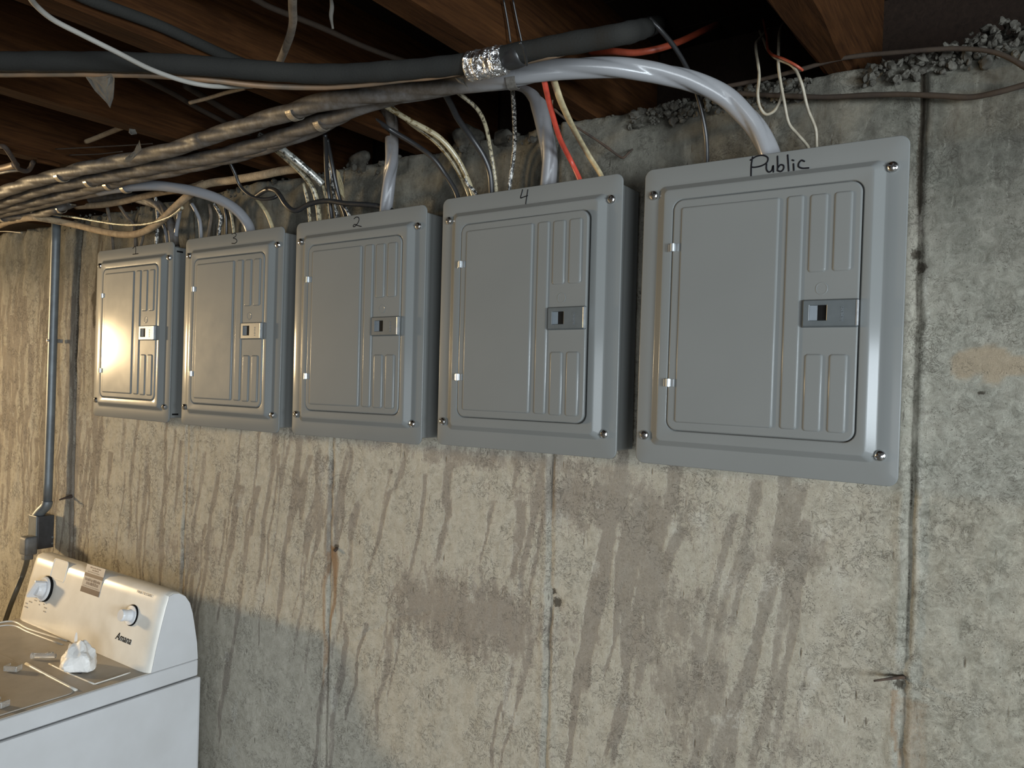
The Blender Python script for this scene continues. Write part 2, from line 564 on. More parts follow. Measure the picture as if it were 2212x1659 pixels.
def tube_mesh(name, pts, r, seg=12, per=8, lobe=0.0, twist=0.0, flat=1.0, flat_dir=None, dust=None, wob=0.0, rfun=None, smoothpts=True, skip=0):
    path = catmull(pts, per) if smoothpts else [Vector(p) for p in pts]
    n = len(path)
    L = [0.0]
    for i in range(1, n):
        L.append(L[-1] + (path[i] - path[i - 1]).length)
    tans = []
    for i in range(n):
        t = path[min(i + 1, n - 1)] - path[max(i - 1, 0)]
        tans.append(t.normalized())
    ref = Vector(flat_dir) if flat_dir else Vector((0, 0, 1))
    u = (ref - tans[0] * ref.dot(tans[0]))
    if u.length < 1e-3:
        u = Vector((1, 0, 0)) - tans[0] * tans[0].x
    u.normalize()
    verts, faces, uvs, du = [], [], [], []
    for i in range(n):
        t = tans[i]
        u = (u - t * u.dot(t)).normalized()
        v = t.cross(u)
        l0 = L[skip * per]
        fr = max(0.0, (L[i] - l0) / (L[-1] - l0))          # fraction along the part in view
        rr = r * (rfun(fr) if rfun else 1.0)
        if wob:
            rr *= 1 + wob * (math.sin(L[i] * 61) * 0.5 + math.sin(L[i] * 143 + 1) * 0.5)
        for k in range(seg):
            a = 2 * math.pi * k / seg
            ph = L[i] * twist
            q = rr * (1 - lobe + lobe * 1.25 * abs(math.cos(1.5 * (a - ph))) ** 0.7) if lobe else rr
            verts.append(path[i] + u * (math.cos(a) * q * flat) + v * (math.sin(a) * q))
            du.append(dust(fr) if dust else 0.0)
    for i in range(n - 1):
        for k in range(seg):
            a, b = i * seg + k, i * seg + (k + 1) % seg
            faces.append((a, b, b + seg, a + seg))
            uvs += [(k / seg, L[i]), ((k + 1) / seg, L[i]), ((k + 1) / seg, L[i + 1]), (k / seg, L[i + 1])]
    faces.append(tuple(range(seg))[::-1])
    faces.append(tuple((n - 1) * seg + k for k in range(seg)))
    uvs += [(0, 0)] * (2 * seg)
    me = bpy.data.meshes.new(name)
    me.from_pydata([tuple(p) for p in verts], [], faces)
    uvl = me.uv_layers.new(name='UVMap')
    for i, w in enumerate(uvs):
        uvl.data[i].uv = w
    a = me.attributes.new('dust', 'FLOAT', 'POINT')
    a.data.foreach_set('value', du)
    return me


def tube(name, pts, r, m, label=None, cat='cable', parent=None, group=None, **kw):
    me = tube_mesh(name, pts, r, **kw)
    o = link(name, me, m, parent)
    if label:
        tag(o, label, cat, group)
    return o


# ------------------------------------------------------------------ numpy noise for the wall relief
def vnoise(x, y, seed):
    rs = np.random.RandomState(seed)
    tab = rs.rand(256, 256)
    xi = np.floor(x).astype(int)
    yi = np.floor(y).astype(int)
    fx = x - xi
    fy = y - yi
    fx = fx * fx * (3 - 2 * fx)
    fy = fy * fy * (3 - 2 * fy)
    g = lambda i, j: tab[i & 255, j & 255]
    return (g(xi, yi) * (1 - fx) * (1 - fy) + g(xi + 1, yi) * fx * (1 - fy) + g(xi, yi + 1) * (1 - fx) * fy + g(xi + 1, yi + 1) * fx * fy)


def fbm(x, y, seed, octv=4, gain=0.5):
    s = 0
    a = 1
    t = 0
    for o in range(octv):
        s = s + a * vnoise(x * 2 ** o + 17.3 * o, y * 2 ** o + 9.1 * o, seed + o)
        t += a
        a *= gain
    return s / t


def sstep(a, b, x):
    t = np.clip((x - a) / (b - a), 0, 1)
    return t * t * (3 - 2 * t)


# ------------------------------------------------------------------ the setting
def build_wall():
    xs = np.concatenate([np.linspace(-6.6, -3.1, 20)[:-1], np.arange(-3.1, 0.75, 0.0055), np.linspace(0.755, 2.5, 24)])
    zs = np.concatenate([np.linspace(FLOOR_Z, -1.32, 6)[:-1], np.arange(-1.32, 0.360, 0.0055), np.array([0.366, 0.372, 0.379, 0.385])])
    X, Z = np.meshgrid(xs, zs)
    wob = (fbm(X * 9, Z * 3, 3) - 0.5)
    dep = (fbm(X * 5, Z * 3, 11, 5) - 0.5) * 0.008            # broad unevenness
    dep += (fbm(X * 40, Z * 26, 21, 4, 0.6) - 0.5) * 0.0040
    # pillowy plaster bulges near the top, left of the mid joist
    top = sstep(0.16, 0.28, Z) * sstep(-0.20, -0.34, X)
    dep += top * (fbm(X * 9, Z * 2.4, 33, 2) - 0.5) * 0.05
    stain = np.zeros_like(X)
    rust = np.zeros_like(X)
    dark = np.zeros_like(X)
    pale = np.zeros_like(X)
    patch = np.zeros_like(X)
    # board joints of the form work: a narrow slit with raised fins
    for sx, depth in ((0.199, 1.0), (-0.421, 0.8), (-1.035, 0.8), (-1.632, 0.6), (-2.262, 0.8), (-2.88, 0.5)):
        c = sx + wob * 0.012 + (fbm(Z * 30 + sx, X * 0 + 1, 5) - 0.5) * 0.006
        d = np.abs(X - c)
        gate = 0.45 + 0.75 * fbm(Z * 7 + sx * 9, X * 0, 8)
        dep += np.exp(-(d / 0.0042) ** 2) * 0.0065 * depth * gate
        dep -= (np.exp(-((X - c - 0.012) / 0.006) ** 2) + np.exp(-((X - c + 0.012) / 0.006) ** 2)) * 0.0035 * depth * gate
        dark = np.maximum(dark, np.exp(-(d / 0.003) ** 2) * 0.60 * gate * depth * sstep(0.35, 0.6, fbm(Z * 16 + sx * 5, X * 0, 19)))
        pale = np.maximum(pale, np.exp(-((X - c - 0.013) / 0.007) ** 2) * 0.6 * gate)
        stain = np.maximum(stain, np.exp(-(d / 0.03) ** 2) * 0.35)
    # upper part of the joint right of the big panel is a dark open slit
    c = 0.199 + wob * 0.01
    dark = np.maximum(dark, np.exp(-((X - c) / 0.005) ** 2) * sstep(0.13, 0.17, Z) * 1.0)
    dep += np.exp(-((X - c) / 0.005) ** 2) * sstep(0.13, 0.17, Z) * 0.006
    # black patch behind the left joint
    dark = np.maximum(dark, np.exp(-((X + 2.262 - wob * 0.03) / 0.011) ** 2) * sstep(-0.30, -0.05, Z) * 0.75)
    dark = np.maximum(dark, np.exp(-((X + 2.15 - wob * 0.05) / 0.010) ** 2) * sstep(-0.02, 0.05, Z) * 0.9)
    dark = np.maximum(dark, np.exp(-((X + 2.155) / 0.024) ** 2 - ((Z - 0.115) / 0.035) ** 2))
    # runs of dirt down the wall
    rs = np.random.RandomState(12)

    def drip(x0, z0, ln, w, lean, amp=1.0, arr=stain, taper=True):
        n = (Z <= z0) & (Z >= z0 - ln)
        t = np.clip((z0 - Z) / ln, 0, 1)
        cx = x0 + lean * (z0 - Z) + (vnoise(Z * 14 + x0 * 50, X * 0, 77) - 0.5) * 0.018
        ww = w * ((1 - 0.6 * t) if taper else 1.0) * (0.7 + 0.6 * vnoise(Z * 30 + x0 * 31, X * 0, 5))
        v = np.exp(-((X - cx) / ww) ** 4) * amp * sstep(0, 0.04, t + 0.02) * (1 - sstep(0.85, 1.0, t))
        arr[n] = np.maximum(arr[n], v[n])
    for i in range(150):
        x0 = rs.uniform(-3.0, 0.12)
        z0 = rs.uniform(-0.42, -0.18) if rs.rand() < 0.75 else rs.uniform(-0.95, -0.5)
        lean = -0.17 + rs.uniform(-0.08, 0.05) if x0 > -1.7 else rs.uniform(-0.12, 0.0)
        drip(x0, z0, rs.uniform(0.10, 0.62), rs.uniform(0.004, 0.017), lean, rs.uniform(0.55, 1.0))
    for i in range(34):
        drip(rs.uniform(-3.1, -2.0), rs.uniform(-0.1, 0.36), rs.uniform(0.2, 0.8), rs.uniform(0.006, 0.028), rs.uniform(-0.06, 0.03), rs.uniform(0.5, 0.9))
    for i in range(40):
        drip(rs.uniform(-0.15, 0.55), rs.uniform(0.22, 0.36), rs.uniform(0.05, 0.16), rs.uniform(0.004, 0.014), rs.uniform(-0.05, 0.05), rs.uniform(0.6, 1.0))
    for i in range(12):
        drip(rs.uniform(-2.2, -0.25), rs.uniform(0.2, 0.36), rs.uniform(0.1, 0.3), rs.uniform(0.003, 0.012), rs.uniform(-0.03, 0.03), rs.uniform(0.5, 0.9), dark)
    stain = np.clip(stain + 0.30 * sstep(-1.75, -2.35, X) * (0.4 + fbm(X * 30, Z * 6, 141)), 0, 1.2)
    # big damp blotches seen in the middle of the wall
    for cx, cz, rx, rz, a in ((-0.62, -0.60, 0.24, 0.10, 0.9), (-0.33, -0.33, 0.22, 0.06, 0.7), (-0.15, -0.60, 0.10, 0.16, 0.8),
                              (-0.95, -0.26, 0.3, 0.03, 0.6), (-0.55, -0.27, 0.4, 0.03, 0.7), (0.02, -0.37, 0.12, 0.05, 0.5),
                              (-0.55, -0.98, 0.13, 0.05, 0.9), (-1.6, -0.62, 0.3, 0.07, 0.5), (0.10, -0.72, 0.12, 0.12, 0.6),
                              (-2.15, -0.1, 0.1, 0.3, 0.4)):
        e = np.exp(-(((X - cx) / rx) ** 2 + ((Z - cz) / rz) ** 2))
        stain = np.maximum(stain, a * e * (0.5 + fbm(X * 18, Z * 14, 55)))
    pm = fbm(X * 16, Z * 9, 91, 5, 0.6)
    pale = np.maximum(pale, sstep(0.60, 0.74, pm) * 0.6 * sstep(0.2, -0.3, Z))
    for cx, cz, rx, rz in ((-0.06, -0.44, 0.10, 0.05), (-0.40, -0.37, 0.06, 0.04), (0.185, -0.50, 0.022, 0.03), (-0.2, -0.93, 0.2, 0.12), (0.10, -0.40, 0.06, 0.05)):
        pale = np.maximum(pale, 0.55 * np.exp(-(((X - cx) / rx) ** 2 + ((Z - cz) / rz) ** 2)))
    # rust below the form ties
    drip(-1.022, -0.515, 0.22, 0.013, 0.015, 1.0, rust)
    drip(-1.045, -0.53, 0.36, 0.010, 0.02, 0.8, rust)
    drip(0.215, -0.56, 0.25, 0.030, 0.03, 0.55, rust)
    drip(0.190, -0.55, 0.20, 0.006, 0.0, 0.8, rust)
    dark = np.maximum(dark, np.exp(-(((X + 1.012) / 0.010) ** 2 + ((Z + 0.515) / 0.008) ** 2)) * 0.9)
    for cx, cz, r in ((-0.403, -0.535, 0.012), (-0.410, -0.515, 0.007), (0.192, -0.545, 0.008), (0.197, 0.092, 0.009), (0.204, 0.072, 0.010)):
        g = np.exp(-(((X - cx) / r) ** 2 + ((Z - cz) / r) ** 2))
        dark = np.maximum(dark, g)
        dep += g * 0.006
    # the chipped scar around the tie right of the big panel
    e = np.exp(-(((X - 0.20) / 0.045) ** 2 + ((Z + 0.53) / 0.030) ** 2))
    dep -= e * (fbm(X * 60, Z * 60, 71) - 0.45) * 0.02
    # round form-tie plugs
    for cx, cz, r in ((-0.505, -0.517, 0.013), (-0.44, -0.54, 0.018), (-1.355, -0.845, 0.016), (-0.60, -0.53, 0.017)):
        d = np.sqrt((X - cx) ** 2 + ((Z - cz) / 1.25) ** 2)
        dep -= np.exp(-((d - r) / 0.0022) ** 2) * 0.0022
        pale = np.maximum(pale, 0.45 * (d < r))
    # shallow crack rising to the right
    zc = -0.751 + (X + 0.99) * 0.61 - np.clip(X + 0.82, 0, 1) * 0.3
    cr = np.exp(-((Z - zc - (fbm(X * 40, X * 0, 4) - 0.5) * 0.02) / 0.0035) ** 2) * (X > -0.99) * (X < -0.66)
    dep += cr * 0.003
    dark = np.maximum(dark, cr * 0.4)
    # buff patch at the right
    q = fbm(X * 28, Z * 28, 44)
    patch = sstep(0.0, 0.25, 1 - np.sqrt(((X - 0.291) / 0.040) ** 2 + ((Z + 0.066) / 0.034) ** 2) - (q - 0.5) * 1.6) * 0.8
    dark = np.maximum(dark, np.exp(-(((X - 0.285) / 0.006) ** 2 + ((Z + 0.111) / 0.0035) ** 2)))
    grey = np.clip(sstep(0.10, 0.24, X + (fbm(X * 6, Z * 6, 61) - 0.5) * 0.15) * 0.85 + sstep(0.12, 0.28, Z) * 0.75, 0, 1)
    grey = np.maximum(grey, 0.35 * sstep(-0.55, 0.0, X))
    # worn crumbly top edge
    edge = sstep(0.33, 0.385, Z)
    dep += edge * (0.004 + 0.05 * np.clip(fbm(X * 14, Z * 9, 88, 4, 0.6) - 0.45, 0, 1))
    pale = np.clip(pale, 0, 1)
    top_shade = 0.95 * sstep(-0.06, 0.33, Z) * (0.7 + 0.6 * fbm(X * 9, Z * 5, 131)) + 0.35 * sstep(0.245, 0.3, Z) * sstep(-0.25, -0.4, X)  # painted shade: the wall colour darkens towards the joists
    top_shade = np.clip(top_shade, 0, 0.92)
    nx, nz = len(xs), len(zs)
    co = np.empty((nz * nx, 3))
    co[:, 0] = X.ravel()
    co[:, 1] = WALL_Y + dep.ravel()
    co[:, 2] = Z.ravel()
    idx = np.arange(nz * nx).reshape(nz, nx)
    quads = np.stack([idx[:-1, :-1], idx[:-1, 1:], idx[1:, 1:], idx[1:, :-1]], -1).reshape(-1, 4)
    # ledge on top and outer side so that the wall has its thickness
    topv = idx[-1]
    base = len(co)
    extra = np.stack([xs, np.full(nx, 0.42), np.full(nx, 0.385)], -1)
    extra2 = np.stack([xs, np.full(nx, 0.42), np.full(nx, FLOOR_Z)], -1)
    co = np.concatenate([co, extra, extra2])
    e1 = base + np.arange(nx)
    e2 = e1 + nx
    q2 = np.stack([topv[:-1], topv[1:], e1[1:], e1[:-1]], -1)
    q3 = np.stack([e1[:-1], e1[1:], e2[1:], e2[:-1]], -1)
    quads = np.concatenate([quads, q2, q3])
    me = bpy.data.meshes.new('wall_back')
    me.vertices.add(len(co))
    me.vertices.foreach_set('co', co.astype(np.float32).ravel())
    me.loops.add(quads.size)
    me.loops.foreach_set('vertex_index', quads.astype(np.int32).ravel())
    me.polygons.add(len(quads))
    me.polygons.foreach_set('loop_start', np.arange(0, quads.size, 4, dtype=np.int32))
    me.update(calc_edges=True)
    for k, a in (('stain', stain), ('rust', rust), ('dark', dark), ('pale', pale), ('patch', patch), ('grey', grey), ('top_shade', top_shade)):
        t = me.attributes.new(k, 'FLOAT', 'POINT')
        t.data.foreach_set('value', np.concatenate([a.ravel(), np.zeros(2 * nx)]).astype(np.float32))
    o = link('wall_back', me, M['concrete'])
    o['kind'] = 'structure'


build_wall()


def struct_box(name, dims, m, bev=0.0):
    bm = bmesh.new()
    box(bm, *dims, bev=bev)
    o = from_bm(name, bm, m)
    o['kind'] = 'structure'
    return o


struct_box('floor', (-6.7, 2.6, -5.0, 0.42, FLOOR_Z - 0.1, FLOOR_Z), M['floor'])
struct_box('wall_left', (-6.75, -6.6, -5.0, 0.42, FLOOR_Z, CEIL_Z), M['plainwall'])
# right wall: the daylight window, plus an opening added for the side fill
bm = bmesh.new()
box(bm, 2.5, 2.65, -5.0, -3.35, FLOOR_Z, CEIL_Z)
box(bm, 2.5, 2.65, -2.15, -1.68, FLOOR_Z, CEIL_Z)
box(bm, 2.5, 2.65, -3.35, -2.15, FLOOR_Z, -1.05)
box(bm, 2.5, 2.65, -3.35, -2.15, 0.15, CEIL_Z)
box(bm, 2.5, 2.65, -1.02, 0.42, FLOOR_Z, CEIL_Z)
box(bm, 2.5, 2.65, -1.68, -1.02, FLOOR_Z, -0.56)
box(bm, 2.5, 2.65, -1.68, -1.02, 0.12, CEIL_Z)
o = from_bm('wall_right', bm, M['plainwall'])
o['kind'] = 'structure'
# front wall behind the camera, with an opening added for the fill light
bm = bmesh.new()
box(bm, -6.75, 0.5, -5.15, -5.0, FLOOR_Z, CEIL_Z)
box(bm, 2.1, 2.65, -5.15, -5.0, FLOOR_Z, CEIL_Z)
box(bm, 0.5, 2.1, -5.15, -5.0, 0.1, CEIL_Z)
o = from_bm('wall_front', bm, M['plainwall'])
o['kind'] = 'structure'
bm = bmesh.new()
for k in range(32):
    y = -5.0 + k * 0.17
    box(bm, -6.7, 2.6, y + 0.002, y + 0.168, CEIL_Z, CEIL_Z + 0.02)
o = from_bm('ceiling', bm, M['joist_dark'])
o['kind'] = 'structure'
struct_box('trim_1', (-6.7, 2.6, 0.36, 0.40, 0.385, CEIL_Z), M['joist_dark'])      # rim board behind the joist ends


# ------------------------------------------------------------------ floor joists
def joist(xc, w, label, zlow=JOIST_Z, taper=0.0, w2=None, seed=0):
    """rough sawn joist running back over the wall; slightly wavy, waney lower edges"""
    bm = bmesh.new()
    ny = 60
    ring = []
    w2 = w2 or w
    for i in range(ny + 1):
        y = -4.9 + (0.34 + 4.9) * i / ny
        t = i / ny
        ww = (w2 + (w - w2) * min(1, max(0, (y + 1.2) / 1.25)) ** 1.0) / 2
        j = lambda k, a: (vn1(y * 5 + k * 7 + seed * 3.3) - 0.5) * a + (vn1(y * 23 + k * 3 + seed) - 0.5) * a * 0.5
        zl = zlow + 0.001
        pts = [(-ww + j(1, .006), CEIL_Z), (-ww + j(2, .008), zl + 0.05), (-ww + j(3, .010) + .004, zl + 0.012 + abs(j(4, .014))),
               (-ww + .012 + j(5, .010), zl), (ww - .010 + j(6, .007), zl), (ww - .002 + j(7, .004), zl + 0.010),
               (ww + j(8, .004), zl + 0.05), (ww + j(9, .004), CEIL_Z)]
        ring.append([bm.verts.new((xc + a, y, b)) for a, b in pts])
    for a, b in zip(ring, ring[1:]):
        for k in range(8):
            bm.faces.new((a[k], a[(k + 1) % 8], b[(k + 1) % 8], b[k]))
    bm.faces.new(ring[0])
    bm.faces.new(ring[-1])
    o = from_bm('floor_joist', bm, M['joist'], smooth=False)
    # keep crisp arrises but soft faces
    tag(o, label, 'joist', 'floor joists overhead')
    return o


_vt = [rnd.random() for _ in range(512)]


def vn1(x):
    i = math.floor(x)
    f = x - i
    f = f * f * (3 - 2 * f)
    return _vt[i % 512] * (1 - f) + _vt[(i + 1) % 512] * f


joist(0.078, 0.052, 'stubby rough brown floor joist ending on the wall above the panel marked Public', w2=0.15, seed=1)
joist(-0.366, 0.066, 'brown floor joist ending above the panel marked 4, orange edge, foil tape below it', seed=2)
joist(-0.785, 0.07, 'reddish dark floor joist holding two pipe straps above the panel marked 2', seed=3)
joist(-1.205, 0.066, 'brown floor joist with a pale lower edge, cobweb hanging in front of it', seed=4)
joist(-1.645, 0.066, 'dark floor joist over the panel marked 3, four straps fixed under it', seed=5)
joist(-2.070, 0.066, 'dark floor joist above the panel marked 1, one strap fixed under it', seed=6)
joist(-2.50, 0.066, 'dark floor joist above the wall conduit, at the far left', seed=7)

# crumbled mortar lying along the top of the wall
rr = random.Random(5)
jx = [0.078, -0.366, -0.785, -1.205, -1.645, -2.07, -2.5, 0.56]
tb = bmesh.new()
bmesh.ops.create_icosphere(tb, subdivisions=2, radius=1.0)
tb.verts.index_update()
ico_v = np.array([v.co[:] for v in tb.verts])
ico_f = np.array([[v.index for v in f.verts] for f in tb.faces])
tb.free()
RV, RF = [], []
nrs = np.random.RandomState(9)
for i in range(2600):
    x = rr.uniform(-0.27, 0.52) if i < 2100 else rr.uniform(-2.4, 0.5)
    if any(abs(x - j) < 0.040 for j in jx):
        continue
    h = 0.050 * vn1(x * 9 + 40) * vn1(x * 31) + 0.010 + (0.028 if x > 0.25 else 0)
    r = 0.0022 + 0.0062 * rr.random() ** 2.2
    y = 0.094 + rr.random() ** 1.2 * 0.12
    z = 0.376 + rr.random() * h * min(1, (y - 0.07) / 0.06)
    if rr.random() < 0.15:
        y = 0.094
        z = rr.uniform(0.350, 0.378)
    m3_ = np.array(Matrix.Rotation(rr.uniform(0, 6), 3, Vector((rr.random(), rr.random(), rr.random() + .1)).normalized()))
    lo_ = 1 + 0.22 * np.sin(ico_v @ (nrs.randn(3) * 2.6) + nrs.rand() * 6) + 0.13 * np.sin(ico_v @ (nrs.randn(3) * 5) + nrs.rand() * 6)
    P_ = (ico_v * lo_[:, None] * np.array([rr.uniform(.7, 1.4), rr.uniform(.7, 1.2), rr.uniform(.6, 1.1)]) * r) @ m3_.T + np.array([x, y, z])
    RF.append(ico_f + len(RV) * len(ico_v))
    RV.append(P_)
me = bpy.data.meshes.new('mortar_rubble')
me.from_pydata(np.concatenate(RV).tolist(), [], np.concatenate(RF).tolist())
o = link('mortar_rubble', me, M['rubble'], smooth=False)
tag(o, 'crumbled grey mortar and stones lying along the top of the concrete wall', 'rubble', kind='stuff')

# a few larger lumps on the ledge
def lump(px, py, s, label, seed):
    rl = random.Random(seed)
    p = at(px, py, Y=0.115)
    bm = bmesh.new()
    bmesh.ops.create_icosphere(bm, subdivisions=3, radius=1.0)
    offs = [Vector((rl.gauss(0, 1), rl.gauss(0, 1), rl.gauss(0, 1))) for _ in range(14)]
    for v in bm.verts:
        d = 1.0
        for k, q in enumerate(offs):
            d += 0.10 * math.sin(v.co.dot(q) * 2.3 + k)
        v.co = Vector((v.co.x * d * 1.3, v.co.y * d * 0.8, v.co.z * d)) * s
    o = from_bm('mortar_lump', bm, M['rubble'], smooth=True, loc=p)
    tag(o, label, 'mortar lump', 'mortar lumps on the wall top')


lump(775, 352, 0.024, 'grey mortar lump on the wall top right of the white cable into panel 2', 1)
lump(848, 345, 0.017, 'small mortar lump between the white cable and the black cable above panel 2', 2)
lump(1008, 300, 0.028, 'pale mortar lump behind the black wires entering panel 4', 3)
lump(1020, 325, 0.022, 'brownish mortar lump just under the pale lump above panel 4', 4)
lump(1090, 300, 0.020, 'rough mortar lump left of the spotted wire above panel 4', 5)
lump(1340, 285, 0.020, 'crumbly mortar lump hanging right of the joist end above panel 4', 6)


# ------------------------------------------------------------------ breaker panels
DOOR_X0, DOOR_X1, DOOR_Z = -0.1400, 0.1408, 0.184


def pad(bm, x0, x1, z0, z1, yb, h, r=0.004):
    """raised embossed strip with a soft edge"""
    L = []
    for ins, k in ((0, 0.0), (0.0006, 0.35), (0.0014, 0.75), (0.0024, 0.95), (0.0034, 1.0)):
        L.append((x0 + ins, x1 - ins, z0 + ins, z1 - ins, max(r - ins * 0.5, 0.001), yb - h * k))
    loft_rects(bm, L, n=4)


def make_panel():
    root = thing('breaker_panel', '-', 'electrical panel')
    # steel back box fixed to the wall
    bm = bmesh.new()
    loft_rects(bm, [(-0.184, 0.184, -0.229, 0.229, 0.003, 0.088), (-0.1855, 0.1855, -0.2305, 0.2305, 0.003, 0.0865), (-0.1855, 0.1855, -0.2305, 0.2305, 0.003, 0.004)], cap_first=True, cap_last=True, n=3)
    bx = from_bm('box', bm, M['enamel'], root, smooth=False)
    # cover
    bm = bmesh.new()
    W2, H2 = 0.197, 0.2422
    loops = [(-W2 + .002, W2 - .002, -H2 + .002, H2 - .002, 0.012, 0.0035), (-W2, W2, -H2, H2, 0.014, 0.0030), (-W2, W2, -H2, H2, 0.014, 0.0012),
             (-W2 + .0005, W2 - .0005, -H2 + .0005, H2 - .0005, 0.0135, 0.0004), (-W2 + .0015, W2 - .0015, -H2 + .0015, H2 - .0015, 0.0125, 0.0)]
    bo, bi = (-0.1715, 0.1690, -0.2115, 0.2115), (-0.1565, 0.1545, -0.2015, 0.2015)
    prof = ((0.0, 0.0), (0.05, 0.00015), (0.13, 0.0010), (0.87, 0.0083), (0.95, 0.0091), (1.0, 0.0093))
    loops.append((bo[0] - .004, bo[1] + .004, bo[2] - .004, bo[3] + .004, 0.014, 0.0))
    for t, h in prof:
        loops.append(tuple(bo[k] + (bi[k] - bo[k]) * t for k in range(4)) + (0.012 - 0.005 * t, -h))
    g = 0.0014
    dx0, dx1, dz = DOOR_X0 - g, DOOR_X1 + g, DOOR_Z + g
    loops += [(bi[0] + .003, bi[1] - .003, bi[2] + .003, bi[3] - .003, 0.008, -0.0093), (dx0 - .0022, dx1 + .0022, -dz - .0022, dz + .0022, 0.019, -0.0093),
              (dx0 - .0008, dx1 + .0008, -dz - .0008, dz + .0008, 0.018, -0.0089), (dx0, dx1, -dz, dz, 0.017, -0.0078), (dx0, dx1, -dz, dz, 0.017, -0.0028)]
    loft_rects(bm, loops, cap_first=False, cap_last=True, n=8)
    from_bm('cover', bm, M['enamel'], root, smooth=True)
    # door, hung at its left edge
    bm = bmesh.new()
    a0, a1, z1 = 0.0, DOOR_X1 - DOOR_X0, DOOR_Z
    loft_rects(bm, [(a0, a1, -z1, z1, 0.016, 0.0070), (a0, a1, -z1, z1, 0.016, 0.0020), (a0 + .0004, a1 - .0004, -z1 + .0004, z1 - .0004, 0.0156, 0.0008),
                    (a0 + .0016, a1 - .0016, -z1 + .0016, z1 - .0016, 0.0145, 0.0), (a0 + .003, a1 - .003, -z1 + .003, z1 - .003, 0.013, 0.0)], cap_first=True, n=8)
    o_ = -DOOR_X0
    pad(bm, -0.1265 + o_, 0.0275 + o_, -0.1715, 0.1715, 0.0, 0.0024)
    pad(bm, 0.0380 + o_, 0.0622 + o_, -0.1715, 0.1715, 0.0, 0.0022)
    for x0, x1 in ((0.0705, 0.0955), (0.1040, 0.1290)):
        pad(bm, x0 + o_, x1 + o_, 0.0575, 0.1705, 0.0, 0.0020)
        pad(bm, x0 + o_, x1 + o_, -0.1725, -0.0605, 0.0, 0.0020)
    # little raised oval above the latch
    for (ins, y) in ((0, 0),):
        L = [(0.0820 + o_, 0.0990 + o_, 0.0243, 0.0428, 0.0082, 0.0), (0.0828 + o_, 0.0982 + o_, 0.0251, 0.0420, 0.0074, -0.0007), (0.0836 + o_, 0.0974 + o_, 0.0259, 0.0412, 0.0066, -0.0002)]
        loft_rects(bm, L, n=6)
    door = from_bm('door', bm, M['enamel'], root, smooth=True, loc=(DOOR_X0, -0.0105, 0))
    # latch plate with a square finger recess
    bm = bmesh.new()
    x0, x1, zb, zt = 0.0655 + o_, 0.1412 + o_, -0.0225, 0.0178
    hx0, hx1, hz0, hz1 = 0.0762 + o_, 0.0997 + o_, -0.0128, 0.0093
    loft_rects(bm, [(x0, x1, zb, zt, 0.0015, 0.001), (x0, x1, zb, zt, 0.0015, -0.0020), (x0 + .0025, x1 - .0025, zb + .0022, zt - .0022, 0.001, -0.0065),
                    (hx0 - .0008, hx1 + .0008, hz0 - .0008, hz1 + .0008, 0.0008, -0.0065), (hx0, hx1, hz0, hz1, 0.0005, -0.0060), (hx0, hx1, hz0, hz1, 0.0005, -0.0003)], cap_first=False, cap_last=False, n=2)
    # back of the recess: dark, and a slanted finger pull
    vs = [bm.verts.new((x, -0.0028, z)) for x, z in ((hx0, hz0), (hx1, hz0), (hx1, hz1), (hx0, hz1))]
    bm.faces.new(vs).material_index = 1
    vs = [bm.verts.new(p) for p in ((hx0 + .0003, -0.0056, hz0 + .0003), (hx0 + .0105, -0.0030, hz0 + .0003), (hx0 + .0105, -0.0030, hz1 - .0003), (hx0 + .0003, -0.0056, hz1 - .0003))]
    bm.faces.new(vs).material_index = 2
    la = from_bm('latch', bm, [M['latch'], M['black'], M['latch_in']], door, smooth=False, fix=False)
    me = la.data
    la['label'] = 'dark grey latch with a square finger recess'
    # latch edge tab
    bm = bmesh.new()
    box(bm, 0.1388 + o_, 0.1420 + o_, -0.0072, 0.0, zb + .002, zt - .002, bev=0.0008)
    from_bm('latch_edge', bm, M['hinge'], door)
    # embossed maker's lettering running up the latch
    raised_text('latch_lettering', 'SIEMENS', 0.0052, M['latch_in'], door, (0.1225 + o_, -0.0067, -0.0145), (0, -math.pi / 2, 0), 0.00025)
    # hinges
    for z in (0.108, -0.1085):
        bm = bmesh.new()
        box(bm, -0.147, -0.1415, -0.0113, -0.0091, z - .0062, z + .0062, bev=0.0006)
        for k in range(9):
            pass
        c = bmesh.ops.create_cone(bm, cap_ends=True, segments=14, radius1=0.0042, radius2=0.0042, depth=0.0125,
                                  matrix=Matrix.Translation((-0.1385, -0.0128, z)))
        box(bm, -0.137, -0.1290, -0.0131, -0.0103, z - .0062, z + .0062, bev=0.0006)
        from_bm('hinge', bm, M['hinge'], root, smooth=False)
    # cover screws
    for x, z in ((-0.1795, 0.1985), (0.1765, 0.1995), (0.1735, -0.2005), (-0.1822, -0.1960)):
        bm = bmesh.new()
        rings = []
        for r, y in ((0.0078, 0.0), (0.0078, -0.0016), (0.0068, -0.0036), (0.0048, -0.0050), (0.0022, -0.0056)):
            rings.append([bm.verts.new((x + r * math.cos(a * math.pi / 10), y, z + r * math.sin(a * math.pi / 10))) for a in range(20)])
        for a, b in zip(rings, rings[1:]):
            for k in range(20):
                bm.faces.new((a[k], a[(k + 1) % 20], b[(k + 1) % 20], b[k]))
        bm.faces.new(rings[-1])
        ang = rnd.uniform(0, 3.1)
        mt = Matrix.Translation((x, -0.0050, z)) @ Matrix.Rotation(ang, 4, 'Y')
        box(bm, -0.0058, 0.0058, -0.0010, 0.0002, -0.0008, 0.0008, mi=1, mtx=mt)
        box(bm, -0.0008, 0.0008, -0.0010, 0.0002, -0.0040, 0.0040, mi=1, mtx=mt)
        from_bm('cover_screw', bm, [M['screw'], M['slot']], root, smooth=False)
    return root


